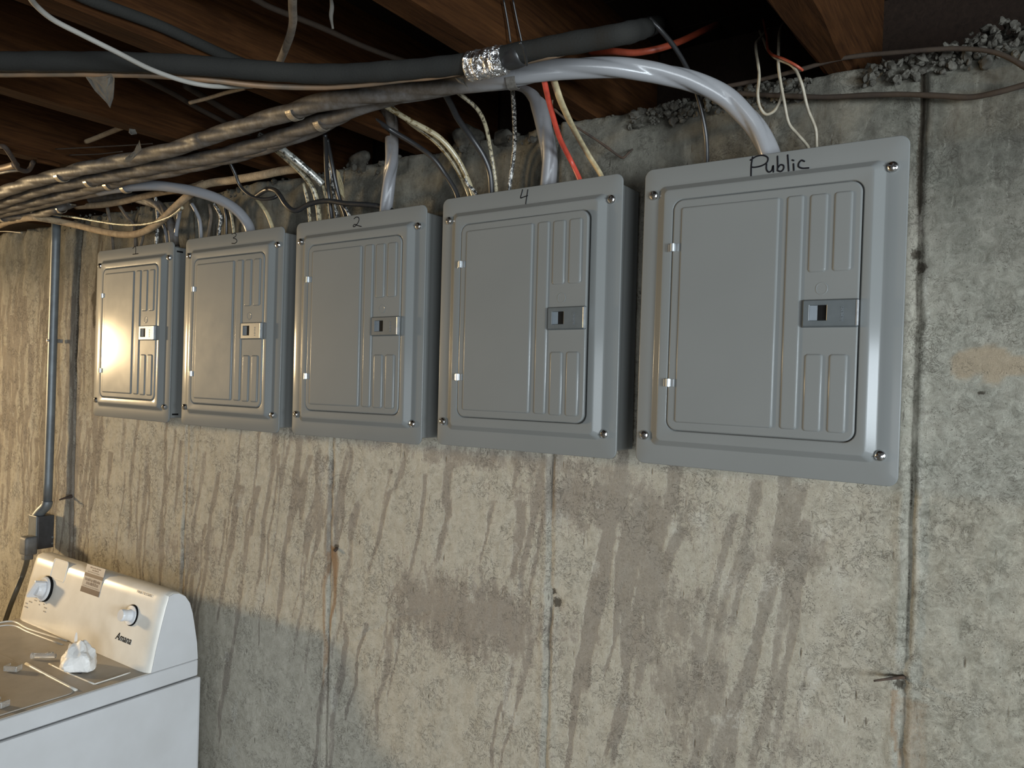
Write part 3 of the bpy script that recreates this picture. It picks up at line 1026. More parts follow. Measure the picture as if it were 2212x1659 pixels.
def raised_text(name, txt, size, m, parent, loc, rot, ext=0.0003, shear=0.0, bold=0.0, align='LEFT'):
    cu = bpy.data.curves.new(name, 'FONT')
    cu.body = txt
    cu.size = size
    cu.extrude = ext
    cu.shear = shear
    cu.offset = bold
    cu.align_x = align
    cu.resolution_u = 3
    cu.space_character = 1.0 if bold else 1.12
    t = bpy.data.objects.new(name, cu)
    COL.objects.link(t)
    dg = bpy.context.evaluated_depsgraph_get()
    me = bpy.data.meshes.new_from_object(t.evaluated_get(dg))
    bpy.data.objects.remove(t)
    me.materials.clear()
    # text lies in xy; stand it up in xz facing -y, then turn
    me.transform(Matrix.Rotation(math.pi / 2, 4, 'X'))
    o = link(name, me, m, parent, smooth=False)
    o.location = loc
    o.rotation_euler = rot
    return o


def copy_tree(o, parent=None):
    c = o.copy()
    COL.objects.link(c)
    if parent is not None:
        c.parent = parent
    for ch in list(o.children):
        copy_tree(ch, c)
    return c


def stroke_mesh(name, strokes, w, m, parent, y=-0.0004):
    """hand-drawn marker lines as flat ribbons just proud of the cover"""
    bm = bmesh.new()
    for li, st in enumerate(strokes):
        path = catmull([(a, 0, b) for a, b in st], 6) if len(st) > 1 else [Vector((st[0][0] - .001, 0, st[0][1])), Vector((st[0][0] + .001, 0, st[0][1] - .001))]
        yy = y - li * 0.00003
        prev = None
        for i, p in enumerate(path):
            t = (path[min(i + 1, len(path) - 1)] - path[max(i - 1, 0)])
            if t.length < 1e-7:
                continue
            t.normalize()
            nrm = Vector((-t.z, 0, t.x)) * (w / 2)
            a = bm.verts.new((p.x + nrm.x, yy, p.z + nrm.z))
            b = bm.verts.new((p.x - nrm.x, yy, p.z - nrm.z))
            if prev:
                bm.faces.new((prev[0], prev[1], b, a))
            else:
                first = p
            prev = (a, b)
        for c in (path[0], path[-1]):
            vs = [bm.verts.new((c.x + w / 2 * math.cos(k * math.pi / 5), yy - .00001, c.z + w / 2 * math.sin(k * math.pi / 5))) for k in range(10)]
            bm.faces.new(vs)
    return from_bm(name, bm, m, parent, fix=False)


proto = make_panel()
s3, s7, s6, s5, s1 = 2212 / 812.0, 2212 / 400.0, 2212 / 400.0, 2212 / 400.0, 1659 / 480.0
PAN = [
    ('grey metal breaker panel at the right end of the row, marked Public in black marker', 0.0, 0.0, -0.006, (1400, 0, s3),
     [[(615, 925), (608, 970), (606, 1035)], [(603, 942), (640, 920), (680, 915), (705, 930), (700, 955), (670, 975), (625, 985), (612, 984)],
      [(697, 965), (698, 1000), (712, 1013), (728, 1003), (736, 975), (738, 1012)],
      [(762, 920), (763, 965), (762, 1005)], [(763, 990), (780, 970), (797, 975), (797, 995), (782, 1009), (763, 1005)],
      [(822, 913), (825, 960), (828, 1005)], [(856, 965), (858, 1002)], [(853, 942)],
      [(920, 950), (903, 944), (888, 960), (886, 980), (905, 990), (945, 989)]], 0.0024, 0.0),
    ('grey metal breaker panel marked 4, directly left of the one marked Public, door slightly ajar', -0.4322, 0.0020, 0.0037, (1050, 150, s7),
     [[(437, 1437), (425, 1485), (414, 1535), (440, 1528), (496, 1508)], [(500, 1438), (487, 1520), (475, 1606)]], 0.0020, 1.1),
    ('grey metal breaker panel marked 2, in the middle of the row', -0.8680, -0.0041, 0.0060, (700, 200, s6),
     [[(360, 1508), (380, 1490), (408, 1490), (420, 1515), (400, 1565), (360, 1603), (348, 1595), (365, 1575), (400, 1588), (446, 1600)]], 0.0020, 0.0),
    ('grey metal breaker panel marked 3, between those marked 1 and 2', -1.3065, -0.0066, -0.0003, (350, 250, s5),
     [[(835, 1414), (862, 1405), (886, 1416), (880, 1440), (850, 1460), (885, 1475), (896, 1500), (872, 1524), (835, 1524)]], 0.0020, 0.0),
    ('grey metal breaker panel marked 1, far left of the row, lit warmly by the bulb', -1.7559, -0.0054, -0.0034, (180, 480, s1),
     [[(370, 196), (389, 182), (391, 238)], [(370, 240), (410, 235)]], 0.0024, 0.0),
]
panels = []
for i, (label, x, z, t, (ox, oy, sc), strokes, w, ajar) in enumerate(PAN):
    p = proto if i == 0 else copy_tree(proto)
    p['label'] = label
    p['group'] = 'breaker panels in a row on the concrete wall'
    p.location = (x, 0, z)
    p.rotation_euler = (0, -t, 0)
    for ch in p.children:
        if ch.name.startswith('door') and ajar:
            ch.rotation_euler = (0, 0, -math.radians(ajar))
    panels.append(p)
for p, (label, x, z, t, (ox, oy, sc), strokes, w, ajar) in zip(panels, PAN):
    inv = (Matrix.Translation((x, 0, z)) @ Matrix.Rotation(-t, 4, 'Y')).inverted()
    loc = []
    for st in strokes:
        l = []
        for u, v in st:
            q = inv @ at(ox + u / sc, oy + v / sc, Y=0.0)
            l.append((q.x, q.z))
        loc.append(l)
    stroke_mesh('marker_writing', loc, w, M['marker'], p)


# slots in the right side of the box behind panel 1
for z in (0.2186, -0.2206):
    bm = bmesh.new()
    box(bm, 0.1853, 0.1862, 0.016, 0.034, z - 0.0022, z + 0.0022)
    bx = [c for c in panels[4].children if c.name.startswith('box')][0]
    from_bm('box_slot', bm, M['black'], bx)


# ------------------------------------------------------------------ big service cables along the joists
def far_run(first, toward, length, step=0.15):
    """points that carry a cable on, beyond what the photo shows, up to its first point"""
    d = Vector(toward).normalized()
    n = int(length / step)
    return [first + d * (step * (n - k)) for k in range(n)]


def zpts(px, Z=0.367):
    return [at(a, b, Z=Z) for a, b in px]


def ypts(px):
    """(px, py, Y)"""
    return [at(a, b, Y=y) for a, b, y in px]


def end_dust(fr0):
    return lambda f: 1.0 if f < fr0 else max(0.0, 1.0 - (f - fr0) / 0.05)


A = zpts([(-60, 440), (0, 417), (69, 393), (132, 377), (181, 364), (280, 344), (398, 315), (439, 300), (506, 279), (570, 259), (632, 240), (700, 220), (801, 205), (916, 192), (1000, 181), (1108, 166)])
A += ypts([(1206, 150, -0.150), (1308, 146, -0.110), (1400, 154, -0.065), (1439, 161, -0.045), (1492, 175, -0.020), (1565, 208, 0.012), (1606, 243, 0.028), (1635, 278, 0.040), (1659, 325, 0.048), (1668, 352, 0.050)])
pre = far_run(A[0], (-1, -0.02, 0), 2.4)
tube('service_cable', pre + A, 0.0158, M['ser'], 'thickest grey twisted cable along the joists, curving down into the panel marked Public', seg=30, per=14, lobe=0.20, twist=15,
     group='thick grey service cables', skip=len(pre), dust=end_dust(0.755))
B = zpts([(-60, 458), (0, 439), (45, 424), (108, 405), (195, 389), (271, 374), (350, 358), (440, 343), (531, 320), (603, 297), (690, 264), (730, 252)])
B += [at(770, 232, Z=0.372), at(801, 221, Z=0.378)] + ypts([(870, 205, -0.18), (960, 188, -0.165), (1060, 176, -0.135), (1110, 174, -0.11), (1142, 187, -0.075), (1166, 236, -0.01), (1179, 287, 0.025), (1186, 338, 0.045), (1185, 392, 0.052), (1184, 410, 0.052)])
pre = far_run(B[0], (-1, -0.02, 0), 2.4)
tube('service_cable', pre + B, 0.0150, M['ser_inner'], 'grey twisted cable running just under the thickest one and dropping into panel 4', seg=30, per=14, lobe=0.22, twist=17,
     group='thick grey service cables', skip=len(pre), dust=lambda f: 1.0 if f < 0.80 else 0.25)
C_ = zpts([(-60, 470), (0, 452), (81, 433), (163, 415), (235, 397), (300, 382), (360, 371), (440, 353), (531, 331)]) + ypts([(610, 305, -0.150), (700, 270, -0.135), (745, 244, -0.130), (785, 214, -0.120), (822, 210, -0.085), (841, 248, -0.04), (846, 298, 0.0), (847, 345, 0.03), (841, 381, 0.045), (836, 435, 0.052), (834, 462, 0.052)])
pre = far_run(C_[0], (-1, -0.02, 0), 2.4)
tube('service_cable', pre + C_, 0.0140, M['ser_inner'], 'grey twisted cable third from the top, white where it drops into panel 2', seg=30, per=14, lobe=0.22, twist=17,
     group='thick grey service cables', skip=len(pre), dust=lambda f: 1.0 if f < 0.90 else max(0.1, 1 - (f - 0.90) * 20))  # dust, carried on over the top of the drop to stand in for shade
D = zpts([(-60, 482), (0, 462), (54, 450), (120, 434), (200, 416), (271, 404), (320, 401)]) + ypts([(350, 402, -0.060), (422, 414, -0.028), (477, 432, 0.005), (513, 456, 0.030), (536, 485, 0.048), (545, 512, 0.052)])
pre = far_run(D[0], (-1, -0.02, 0), 2.4)
tube('service_cable', pre + D, 0.0130, M['ser_inner'], 'smooth grey cable leaving the strapped bundle and curving into panel 3', seg=24, per=12, lobe=0.06, twist=14,
     group='thick grey service cables', skip=len(pre), dust=lambda f: 1.0 if f < 0.62 else 0.0)
E_ = zpts([(-60, 486), (0, 470), (72, 464), (130, 449)], 0.367) + ypts([(165, 436, 0.0), (230, 425, 0.03), (300, 430, 0.045), (350, 450, 0.052), (372, 495, 0.052), (378, 532, 0.052)])
pre = far_run(E_[0], (-1, -0.02, 0), 2.4)
tube('service_cable', pre + E_, 0.0130, M['ser_inner'], 'lowest grey cable of the bundle, strapped at the far left and leading to panel 1', seg=30, per=14, lobe=0.22, twist=17,
     group='thick grey service cables', skip=len(pre), dust=lambda f: 1.0)


# straps that hold them
def strap(px, py, cable_dir, r, label, m='strap', Z=0.367, tab=True, tabdir=1):
    c = at(px, py, Z=Z)
    ax = Vector(cable_dir).normalized()
    root = thing('cable_strap', label, 'strap', c, group='metal cable straps')
    up = Vector((0, 0, 1))
    side = ax.cross(up).normalized()
    bm = bmesh.new()
    wd, th = 0.0075, 0.0012
    prof = []
    n = 18
    for i in range(n + 1):
        a = math.radians(-20 - 220.0 * i / n) if tabdir > 0 else math.radians(200 + 220.0 * i / n)
        prof.append((math.cos(a), math.sin(a)))
    rows = []
    for ci, si in prof:
        row = []
        for rr_, w_ in ((r, -wd), (r + th, -wd), (r + th, wd), (r, wd)):
            row.append(bm.verts.new(side * (ci * rr_) + up * (si * rr_) + ax * w_))
        rows.append(row)
    for a, b in zip(rows, rows[1:]):
        for k in range(4):
            bm.faces.new((a[k], a[(k + 1) % 4], b[(k + 1) % 4], b[k]))
    bm.faces.new(rows[0])
    bm.faces.new(rows[-1])
    from_bm('band', bm, M[m], root, smooth=False)
    # flat ears screwed to the joist
    if tab:
        bm = bmesh.new()
        bmx = Matrix((( side.x, ax.x, 0, 0), (side.y, ax.y, 0, 0), (side.z, ax.z, 1, 0), (0, 0, 0, 1)))
        sd = -1 if tabdir > 0 else 1
        zt = JOIST_Z - 0.0008 - c.z
        e0, e1 = sd * (r - 0.001), sd * (r + 0.026)
        box(bm, min(e0, e1), max(e0, e1), -wd, wd, zt - 0.0014, zt, mtx=bmx)
        box(bm, sd * r - 0.0007, sd * r + 0.0007, -wd, wd, 0.0, zt, mtx=bmx)
        from_bm('ear', bm, M[m], root)
        bm = bmesh.new()
        p = side * (sd * (r + 0.014))
        bmesh.ops.create_cone(bm, cap_ends=True, segments=12, radius1=0.0035, radius2=0.0050, depth=0.003, matrix=Matrix.Translation((p.x, p.y, zt - 0.0026)))
        from_bm('screw', bm, M['screw'] if m == 'strap' else M['strap_dirty'], root)
    return root


dirA = (at(700, 220, Z=0.367) - at(570, 259, Z=0.367))
strap(638, 238, dirA, 0.0175, 'shiny strap with a raised screwed ear on the upper grey cable, above panel 2')
strap(696, 262, dirA, 0.0168, 'shiny strap on the lower grey cable, right beside the one with the raised ear', tab=True)
dirL = (at(181, 362, Z=0.367) - at(69, 391, Z=0.367))
strap(134, 377, dirL, 0.0175, 'topmost of the straps at the far left, with its screwed ear showing')
strap(196, 390, dirL, 0.0168, 'second strap at the far left, on the second grey cable down')
strap(237, 397, dirL, 0.0158, 'third strap at the far left, round the third grey cable')
strap(273, 404, dirL, 0.0150, 'strap where the smooth grey cable to panel 3 leaves the bundle')
strap(131, 449, dirL, 0.0150, 'lowest bright strap at the far left, on the bottom grey cable')
strap(8, 469, dirL, 0.0150, 'strap cut by the left edge of the photo, on the bottom cable')
strap(1109, 166, (at(1206, 149, Y=-.15) - at(1000, 181, Z=.367)), 0.0182, 'dull dark strap at the spot where the thickest grey cable turns clean and pale', m='strap_dirty')

# ------------------------------------------------------------------ insulated pipe and what hangs round it
PZ = 0.352
pipe_px = [(-80, 131), (0, 133), (120, 133), (253, 134), (400, 140), (557, 152), (690, 160), (835, 154), (930, 146), (1004, 138), (1088, 122), (1206, 98), (1290, 84), (1341, 74)]
pp = [at(a, b, Z=PZ) for a, b in pipe_px] + [at(1375, 66, Z=.40), at(1410, 56, Z=.48), at(1425, 52, Z=.59)]
pp = far_run(pp[0], pp[0] - pp[1], 2.0) + pp
tube('insulated_pipe', pp, 0.0148, M['foam'], 'dusty black foam-covered pipe crossing under the joists, wrapped once in foil', 'pipe', seg=20, per=8, wob=0.05)
cp_px = [(-80, 158), (0, 160), (120, 159), (228, 160), (330, 163), (450, 172), (557, 184), (650, 188), (739, 186), (869, 172), (940, 165), (1011, 153), (1088, 139), (1139, 131), (1200, 118)]
cpp = [at(a, b, Z=PZ - .010) for a, b in cp_px] + [at(1235, 108, Z=PZ + .012)]
cpp = far_run(cpp[0], cpp[0] - cpp[1], 2.0) + cpp
tube('bare_pipe', cpp, 0.0048, M['copper'], 'thin brown bare pipe slung under the black foam-covered pipe', 'pipe', seg=12, per=8, wob=0.05)
# foil tape sleeve
fo = [at(a, b, Z=PZ - .004) for a, b in ((1014, 144), (1040, 139), (1066, 134), (1090, 129))]
tube('foil_tape', fo, 0.0205, M['foil'], 'crinkled silver foil tape wrapped round the foam-covered pipe', 'tape', seg=40, per=10, wob=0.02,
     rfun=lambda f: 1 + 0.05 * math.sin(f * 40) * math.sin(f * 17))
bt = [at(a, b, Z=PZ - .002) for a, b in ((1093, 127), (1110, 122), (1130, 117))]
tube('black_tape', bt, 0.0172, M['blackwire'], 'band of black tape just right of the foil wrap on the pipe', 'tape', seg=24, per=6, rfun=lambda f: 1 - .14 * (2 * f - 1) ** 4)
tie = [at(a, b, Z=PZ - .03) for a, b in ((1124, 92), (1131, 104), (1135, 122), (1138, 140))]
tube('hanger_wire', tie, 0.0018, M['blackwire'], 'thin black tie wire looped over the pipe right of the foil wrap', 'wire', seg=8)
for nm, px_, py_, lab in (('hanger_wire', [(1088, 0), (1097, 50), (1103, 92)], 0, 'thin dark wire hanging straight down the joist face, left one of two'),
                          ('hanger_wire', [(1108, 0), (1118, 50), (1128, 95)], 0, 'thin dark wire hanging straight down the joist face, right one of two')):
    tube(nm, [at(a, b, X=-0.325) for a, b in px_], 0.0016, M['blackwire'], lab, 'wire', seg=8)

# cobweb hanging from the pipe
def ragged(name, outline, X=None, Z=None, Y=None, label='', seed=1, m='web', th=0.0012, cat='cobweb'):
    rw = random.Random(seed)
    P = [at(a, b, Y=Y, Z=Z, X=X) for a, b in outline]
    bm = bmesh.new()
    cen = sum(P, Vector()) / len(P)
    dv = (cen - C_CAM).normalized()
    # fan of triangles round the middle with a few jittered inner rings, front and back skin
    def skin(off):
        rings_ = []
        for q in (1.0, 0.78, 0.55, 0.3):
            rings_.append([bm.verts.new(cen.lerp(p, q) + dv * (off + rw.uniform(-.0022, .0022)) + Vector((rw.uniform(-1, 1), rw.uniform(-1, 1), rw.uniform(-1, 1))) * .001) for p in P])
        c_ = bm.verts.new(cen + dv * off)
        for u_, v_ in zip(rings_, rings_[1:]):
            for k in range(len(P)):
                bm.faces.new((u_[k], u_[(k + 1) % len(P)], v_[(k + 1) % len(P)], v_[k]))
        for k in range(len(P)):
            bm.faces.new((rings_[-1][k], rings_[-1][(k + 1) % len(P)], c_))
        return rings_[0]
    f_, g_ = skin(0.0), skin(th + .003)
    for k in range(len(P)):
        bm.faces.new((f_[k], f_[(k + 1) % len(P)], g_[(k + 1) % len(P)], g_[k]))
    o = from_bm(name, bm, M[m], smooth=False)
    tag(o, label, cat)
    return o


ragged('cobweb', [(186, 166), (205, 168), (228, 164), (240, 158), (247, 170), (246, 190), (243, 214), (236, 233), (229, 222), (207, 196)], Y=-0.60,
       label='dusty grey triangular cobweb hanging from the foam-covered pipe at the upper left', seed=3)
ragged('cobweb', [(302, 302), (296, 318), (285, 330), (272, 342), (268, 350), (280, 350), (292, 338), (306, 322)], Y=-0.30,
       label='small ragged cobweb on the upper grey cable, upper left', seed=4)
ragged('cobweb', [(983, 168), (1000, 166), (1006, 178), (1012, 195), (1004, 184), (990, 176)], Y=-0.27, label='small torn scrap hanging below the foil wrap', seed=5, cat='scrap')
ragged('cobweb', [(279, 278), (292, 280), (296, 289), (284, 291), (278, 286)], X=-1.17, label='tiny pale tuft clinging under the joist with the pale lower edge', seed=6)

# other cables near the joists
tube('light_cable', [at(-60, -160, Z=.56), at(10, -80, Z=.42)] + [at(a, b, Z=z) for a, b, z in ((55, -20, .345), (78, 12, .345), (114, 42, .342), (177, 75, .338), (253, 113, .332), (329, 151, .328), (405, 177, .328), (456, 186, .332), (500, 187, .345), (545, 186, .360))], 0.0036, M['whitesheath'],
     'pale glossy cable swooping down in front of the foam-covered pipe, upper left', seg=12, per=8)
tube('black_cable', far_run(at(150, -20, X=-0.742), (0, -1, 0.03), 1.2) + [at(a, b, X=-0.742) for a, b in ((150, -20), (197, 1), (260, 24), (340, 54), (420, 90), (501, 127), (560, 150))], 0.0085, M['foam'],
     'dusty black cable lying along the joist face, behind the pale swooping cable', seg=14, per=6)
tube('dark_cable', far_run(at(520, -15, Z=.44), (-.9, -.45, .12), .6) + [at(a, b, Z=.44) for a, b in ((520, -15), (580, 14), (640, 38), (700, 62), (780, 98), (852, 125), (900, 140))], 0.0045, M['browncable'],
     'thin dark cable slanting across the dark joist bay, top middle', seg=10)
tube('hanging_cable', [at(628, -220, Z=.57), at(634, -90, Z=.42)] + [at(a, b, Z=z) for a, b, z in ((632, -20, .36), (632, 15, .36), (633, 44, .362), (628, 72, .366), (618, 101, .374), (604, 134, .385), (590, 160, .40))], 0.0055, M['braid_dark'],
     'short grey brown cable hanging at the top edge, left of the middle', seg=12)
tube('hanging_string', [at(713, -60, Y=-.45) + Vector((0, 0, .08))] + [at(a, b, Y=-.45) for a, b in ((715, -10), (717, 15), (715, 35), (719, 62))], 0.0022, M['web'], 'dusty string hanging down at the top edge, middle left', 'string', seg=8, wob=0.4)

# ------------------------------------------------------------------ old cloth-covered cables at the left
F1 = [(0, 484, .36, 1), (36, 475, .36, 1), (81, 471, .355, 1)]
f1 = [at(a, b, Z=z) for a, b, z, _ in F1] + ypts([(145, 482, 0.015), (217, 499, 0.030), (271, 507, 0.030), (307, 502, 0.022), (344, 480, 0.010), (380, 446, -0.002), (404, 425, -0.008), (440, 400, -0.006), (504, 389, 0.0), (567, 378, 0.008), (610, 369, 0.02), (648, 364, 0.03)])
tube('cloth_cable', f1, 0.0100, M['braid'], 'thick tan cloth-braided cable sagging in a loop above panel 1 and rising over panel 3', seg=16, per=8)
f2 = ypts([(165, 446, 0.010), (217, 443, 0.020), (262, 436, 0.028), (307, 425, 0.035), (353, 415, 0.040), (400, 408, 0.050), (440, 396, 0.058)])
tube('cloth_cable', f2, 0.0090, M['braid'], 'short straight tan cloth-braided cable above the sagging loop', seg=16, per=8)
f3 = ypts([(110, 462, 0.0), (127, 465, 0.005), (170, 471, 0.012), (217, 479, 0.020), (260, 485, 0.015), (307, 485, 0.008), (344, 477, -0.005), (371, 466, -0.012), (395, 448, -0.015)])
tube('beaded_wire', f3, 0.0035, M['cream_mott'], 'thin pale spotted wire above the sagging tan cable', seg=10, wob=0.25)
tube('cloth_cable', [at(a, b, Z=.37) for a, b in ((-40, 500), (0, 487), (40, 470), (75, 460))], 0.0095, M['braid'], 'end of tan cloth cable at the left edge under the strapped bundle', seg=14)
tube('thin_wire', ypts([(-10, 500, .07), (20, 500, .07), (48, 503, .08)]), 0.0022, M['offwhite'], 'bit of thin pale wire against the wall at the left edge', 'wire', seg=8)
tube('thin_wire', [at(a, b, Z=.40) for a, b in ((120, 322), (200, 318), (290, 313), (330, 310))], 0.0016, M['browncable'], 'upper thin dusty wire in the dark bay, left', 'wire', seg=6)
tube('thin_wire', [at(a, b, Z=.40) for a, b in ((150, 335), (210, 333), (265, 327))], 0.0016, M['browncable'], 'lower thin dusty wire in the dark bay, left', 'wire', seg=6)
tube('light_cable', [at(a, b, Z=.43) for a, b in ((186, 306), (205, 299), (232, 288), (262, 276), (300, 262))], 0.0055, M['braid'], 'short tan cable poking out from behind the pale-edged joist', seg=12)
tube('light_cable', [at(a, b, Z=.40) for a, b in ((410, 222), (450, 212), (490, 200), (535, 189))], 0.0035, M['braid_dark'], 'short dim cable under the end of the pale swooping cable', seg=10)
tube('dark_cable', [at(a, b, Z=.42) for a, b in ((300, 165), (370, 200), (430, 235), (490, 266), (540, 290))], 0.005, M['browncable'], 'dim dark cable slanting behind the strapped cables, left one of two', seg=10)
tube('dark_cable', [at(a, b, Z=.42) for a, b in ((400, 185), (450, 215), (500, 245), (560, 275))], 0.006, M['browncable'], 'dim dark cable slanting behind the strapped cables, right one of two', seg=10)
# pipe hanger at the left edge
hp = thing('pipe_hanger', 'dark iron hanger bracket under the joists at the left edge', 'hanger', at(28, 350, Z=.37))
base = hp.location
tube('hook', [at(a, b, Z=z) - base for a, b, z in ((-6, 316, .385), (10, 318, .38), (22, 334, .37), (33, 352, .362), (42, 366, .36), (60, 369, .366), (72, 350, .38))], 0.0055, M['rust'], parent=hp, seg=10)
tube('rod', [at(a, b, Z=z) - base for a, b, z in ((0, 374, .362), (20, 370, .362), (42, 368, .362))], 0.0035, M['strap_dirty'], parent=hp, seg=8)
tube('brown_pipe', [at(a, b, Z=.378) for a, b in ((-40, 372), (0, 365), (22, 360), (34, 356))], 0.009, M['copper'], 'short brown pipe held by the iron hanger at the left edge', 'pipe', seg=12)
tube('wood_lath', [at(a, b, Z=.374) for a, b in ((80, 347), (105, 351), (128, 357))], 0.006, M['joist'], 'short stub of pale wood beside the topmost left strap', 'wood piece', seg=6)


# ------------------------------------------------------------------ wires dropping into the panels
def drop(px, r, m, label, name='wire', **kw):
    return tube(name, ypts(px), r, M[m], label, 'wire', **kw)


# into panel 4
drop([(800, 205, -.10), (816, 218, -.09), (881, 258, -.05), (950, 298, -.01), (989, 345, .025), (1011, 390, .045), (1024, 425, .052), (1030, 445, .052)], 0.0055, 'amber', 'pale amber-stained wire crossing in front of the wall into the left of panel 4', seg=12)
drop([(826, 216, -.05), (890, 268, -.02), (940, 305, .01), (975, 345, .035), (1000, 390, .055), (1015, 425, .06), (1018, 445, .06)], 0.0050, 'amber', 'second amber-stained wire, tucked behind the pale one into panel 4', seg=12)
drop([(1004, 386, .04), (1014, 402, .046), (1027, 418, .05), (1034, 438, .05)], 0.0042, 'whiteblack', 'short white spotted stub beside the amber wires at the edge of panel 4', seg=10)
drop([(770, 236, -.11), (800, 252, -.08), (825, 268, -.05), (841, 279, -.03), (890, 308, .0), (935, 341, .02), (962, 377, .04), (985, 415, .052), (992, 440, .055)], 0.0052, 'blackwire', 'shiny black wire leftmost of those entering panel 4', seg=12)
drop([(945, 176, -.13), (960, 200, -.10), (975, 228, -.07), (989, 256, -.04), (1016, 294, .0), (1044, 337, .03), (1058, 372, .045), (1062, 415, .052), (1062, 438, .052)], 0.0060, 'blackwire', 'thick matte black wire beside the spotted cream wire into panel 4', seg=12)
drop([(975, 190, -.08), (993, 203, -.07), (1031, 236, -.035), (1049, 272, .0), (1060, 327, .035), (1069, 381, .052), (1072, 415, .056), (1072, 435, .056)], 0.0040, 'cream_mott', 'spotted cream wire arching over and down into panel 4', seg=12)
drop([(1104, 168, -.10), (1108, 205, -.06), (1110, 235, -.03), (1111, 262, -.01), (1112, 304, .03), (1108, 349, .05), (1100, 405, .056), (1098, 430, .056)], 0.0040, 'whiteblack', 'white-flecked black wire standing alone above panel 4, left of the marked number', seg=12)
drop([(1170, 148, -.16), (1178, 185, -.14), (1184, 212, -.11), (1192, 242, -.08), (1209, 298, -.02), (1233, 347, .05), (1251, 385, .056), (1258, 405, .056)], 0.0046, 'red', 'bright red wire entering the top of panel 4', seg=12)
drop([(1188, 146, -.16), (1200, 185, -.13), (1210, 215, -.11), (1222, 243, -.08), (1242, 284, -.02), (1272, 336, .05), (1298, 378, .056), (1306, 398, .056)], 0.0072, 'cream', 'flat cream cable entering panel 4 right of the red wire', seg=12, flat=0.55, flat_dir=(0, 1, 0))
drop([(1190, 222, .02), (1200, 238, .025), (1222, 258, .035), (1255, 281, .05), (1285, 300, .06), (1315, 321, .07), (1338, 338, .075), (1346, 341, .075), (1356, 332, .08), (1366, 323, .092)], 0.0022, 'rust', 'thin rusty hooked rod sticking out of the wall right of the cream cable', 'iron_rod', seg=8, wob=.2)
drop([(1198, 160, -.06), (1205, 178, -.05), (1203, 196, -.035), (1194, 214, -.02), (1192, 232, -.01)], 0.0016, 'copper', 'thin copper strand curling above the red wire', 'thin_wire', seg=6)
# into the Public panel
drop([(1402, 40, -.09), (1422, 60, -.08), (1455, 99, -.045), (1480, 140, -.01), (1496, 175, .02), (1511, 222, .04), (1525, 294, .06), (1527, 345, .066), (1526, 372, .066)], 0.0038, 'blackwire', 'black wire dropping behind the pale arched cable into the Public panel', seg=10)
tube('orange_cord', [at(a, b, Z=z) for a, b, z in ((1240, 112, .56), (1290, 112, .47), (1325, 111, .44), (1370, 114, .43), (1410, 108, .43), (1440, 100, .44), (1473, 88, .46), (1515, 68, .50), (1550, 52, .59))], 0.0055, M['orange'], 'orange red cord hanging in the dark joist bay behind the arched cable', seg=12)
drop([(1662, 60, .32), (1640, 84, .20), (1633, 106, .08), (1640, 165, .05), (1637, 206, .045), (1642, 232, .055), (1655, 247, .06), (1672, 240, .06), (1686, 215, .055), (1690, 190, .05)], 0.0024, 'offwhite', 'off-white wire ending in an open loop, leftmost of the wires above Public', seg=8)
drop([(1700, 40, .32), (1686, 62, .20), (1682, 100, .07), (1682, 147, .045), (1694, 220, .05), (1705, 268, .065), (1723, 290, .07), (1745, 316, .075), (1752, 335, .075)], 0.0024, 'offwhite', 'long off-white wire, middle one, bending to the right before the Public panel', seg=8)
drop([(1640, 66, .32), (1650, 88, .20), (1662, 112, .08), (1680, 128, .05), (1712, 143, .045), (1730, 176, .04), (1745, 235, .06), (1762, 279, .07), (1764, 310, .075), (1764, 330, .075)], 0.0024, 'offwhite', 'off-white wire, rightmost above the Public panel, starting beside the red one', seg=8)
drop([(1648, 40, .32), (1656, 78, .18), (1666, 117, .06), (1694, 128, .04), (1722, 143, .04), (1734, 152, .05)], 0.0022, 'orange', 'thin dull red wire above the off-white wires, near the rough joist end', seg=8)
# cables strung along the top of the wall
tube('wall_cable', ypts([(1545, 190, .06), (1600, 181, .06), (1657, 169, .06), (1730, 150, .06), (1804, 129, .06), (1870, 119, .065), (1932, 114, .065), (2000, 108, .065), (2070, 105, .07), (2134, 110, .07), (2171, 121, .07), (2212, 144, .07), (2250, 170, .07)]), 0.0035, M['browncable'],
     'brown cable strung along the wall top, upper one, dipping at the right edge', seg=10, wob=.08)
tube('wall_cable', ypts([(1560, 196, .072), (1600, 202, .072), (1694, 207, .075), (1785, 210, .075), (1870, 206, .075), (1951, 204, .075), (2030, 207, .075), (2097, 210, .075), (2152, 200, .07), (2212, 184, .07), (2250, 175, .07)]), 0.0042, M['browncable'],
     'dark brown cable strung across the wall, lower one, above the Public panel', seg=10, wob=.08)
# into panel 2
tube('metal_conduit', ypts([(560, 292, -.09), (594, 311, -.07), (639, 346, -.035), (675, 377, .0), (697, 398, .02)]), 0.0078, M['silver_mott'], 'spotted flexible metal conduit with a bright open end, above panel 2', 'conduit', seg=16)
tube('cloth_wire', ypts([(565, 300, -.05), (583, 314, -.04), (621, 345, -.01), (657, 380, .02), (674, 404, .04), (684, 432, .052), (690, 478, .056), (691, 500, .056)]), 0.0062, M['cream_mott'], 'spotted cream cloth wire running beside the metal conduit into panel 2', 'wire', seg=12)
n3 = ypts([(478, 318, -.07), (491, 341, -.055), (507, 373, -.035), (518, 400, -.02), (540, 422, -.01), (567, 430, .0), (596, 425, .01), (601, 416, .015), (580, 410, .02), (556, 420, .02)])
tube('black_wire', n3, 0.0042, M['blackwire'], 'glossy black wire curling back on itself in a loop above panels 3 and 2', 'wire', seg=10)
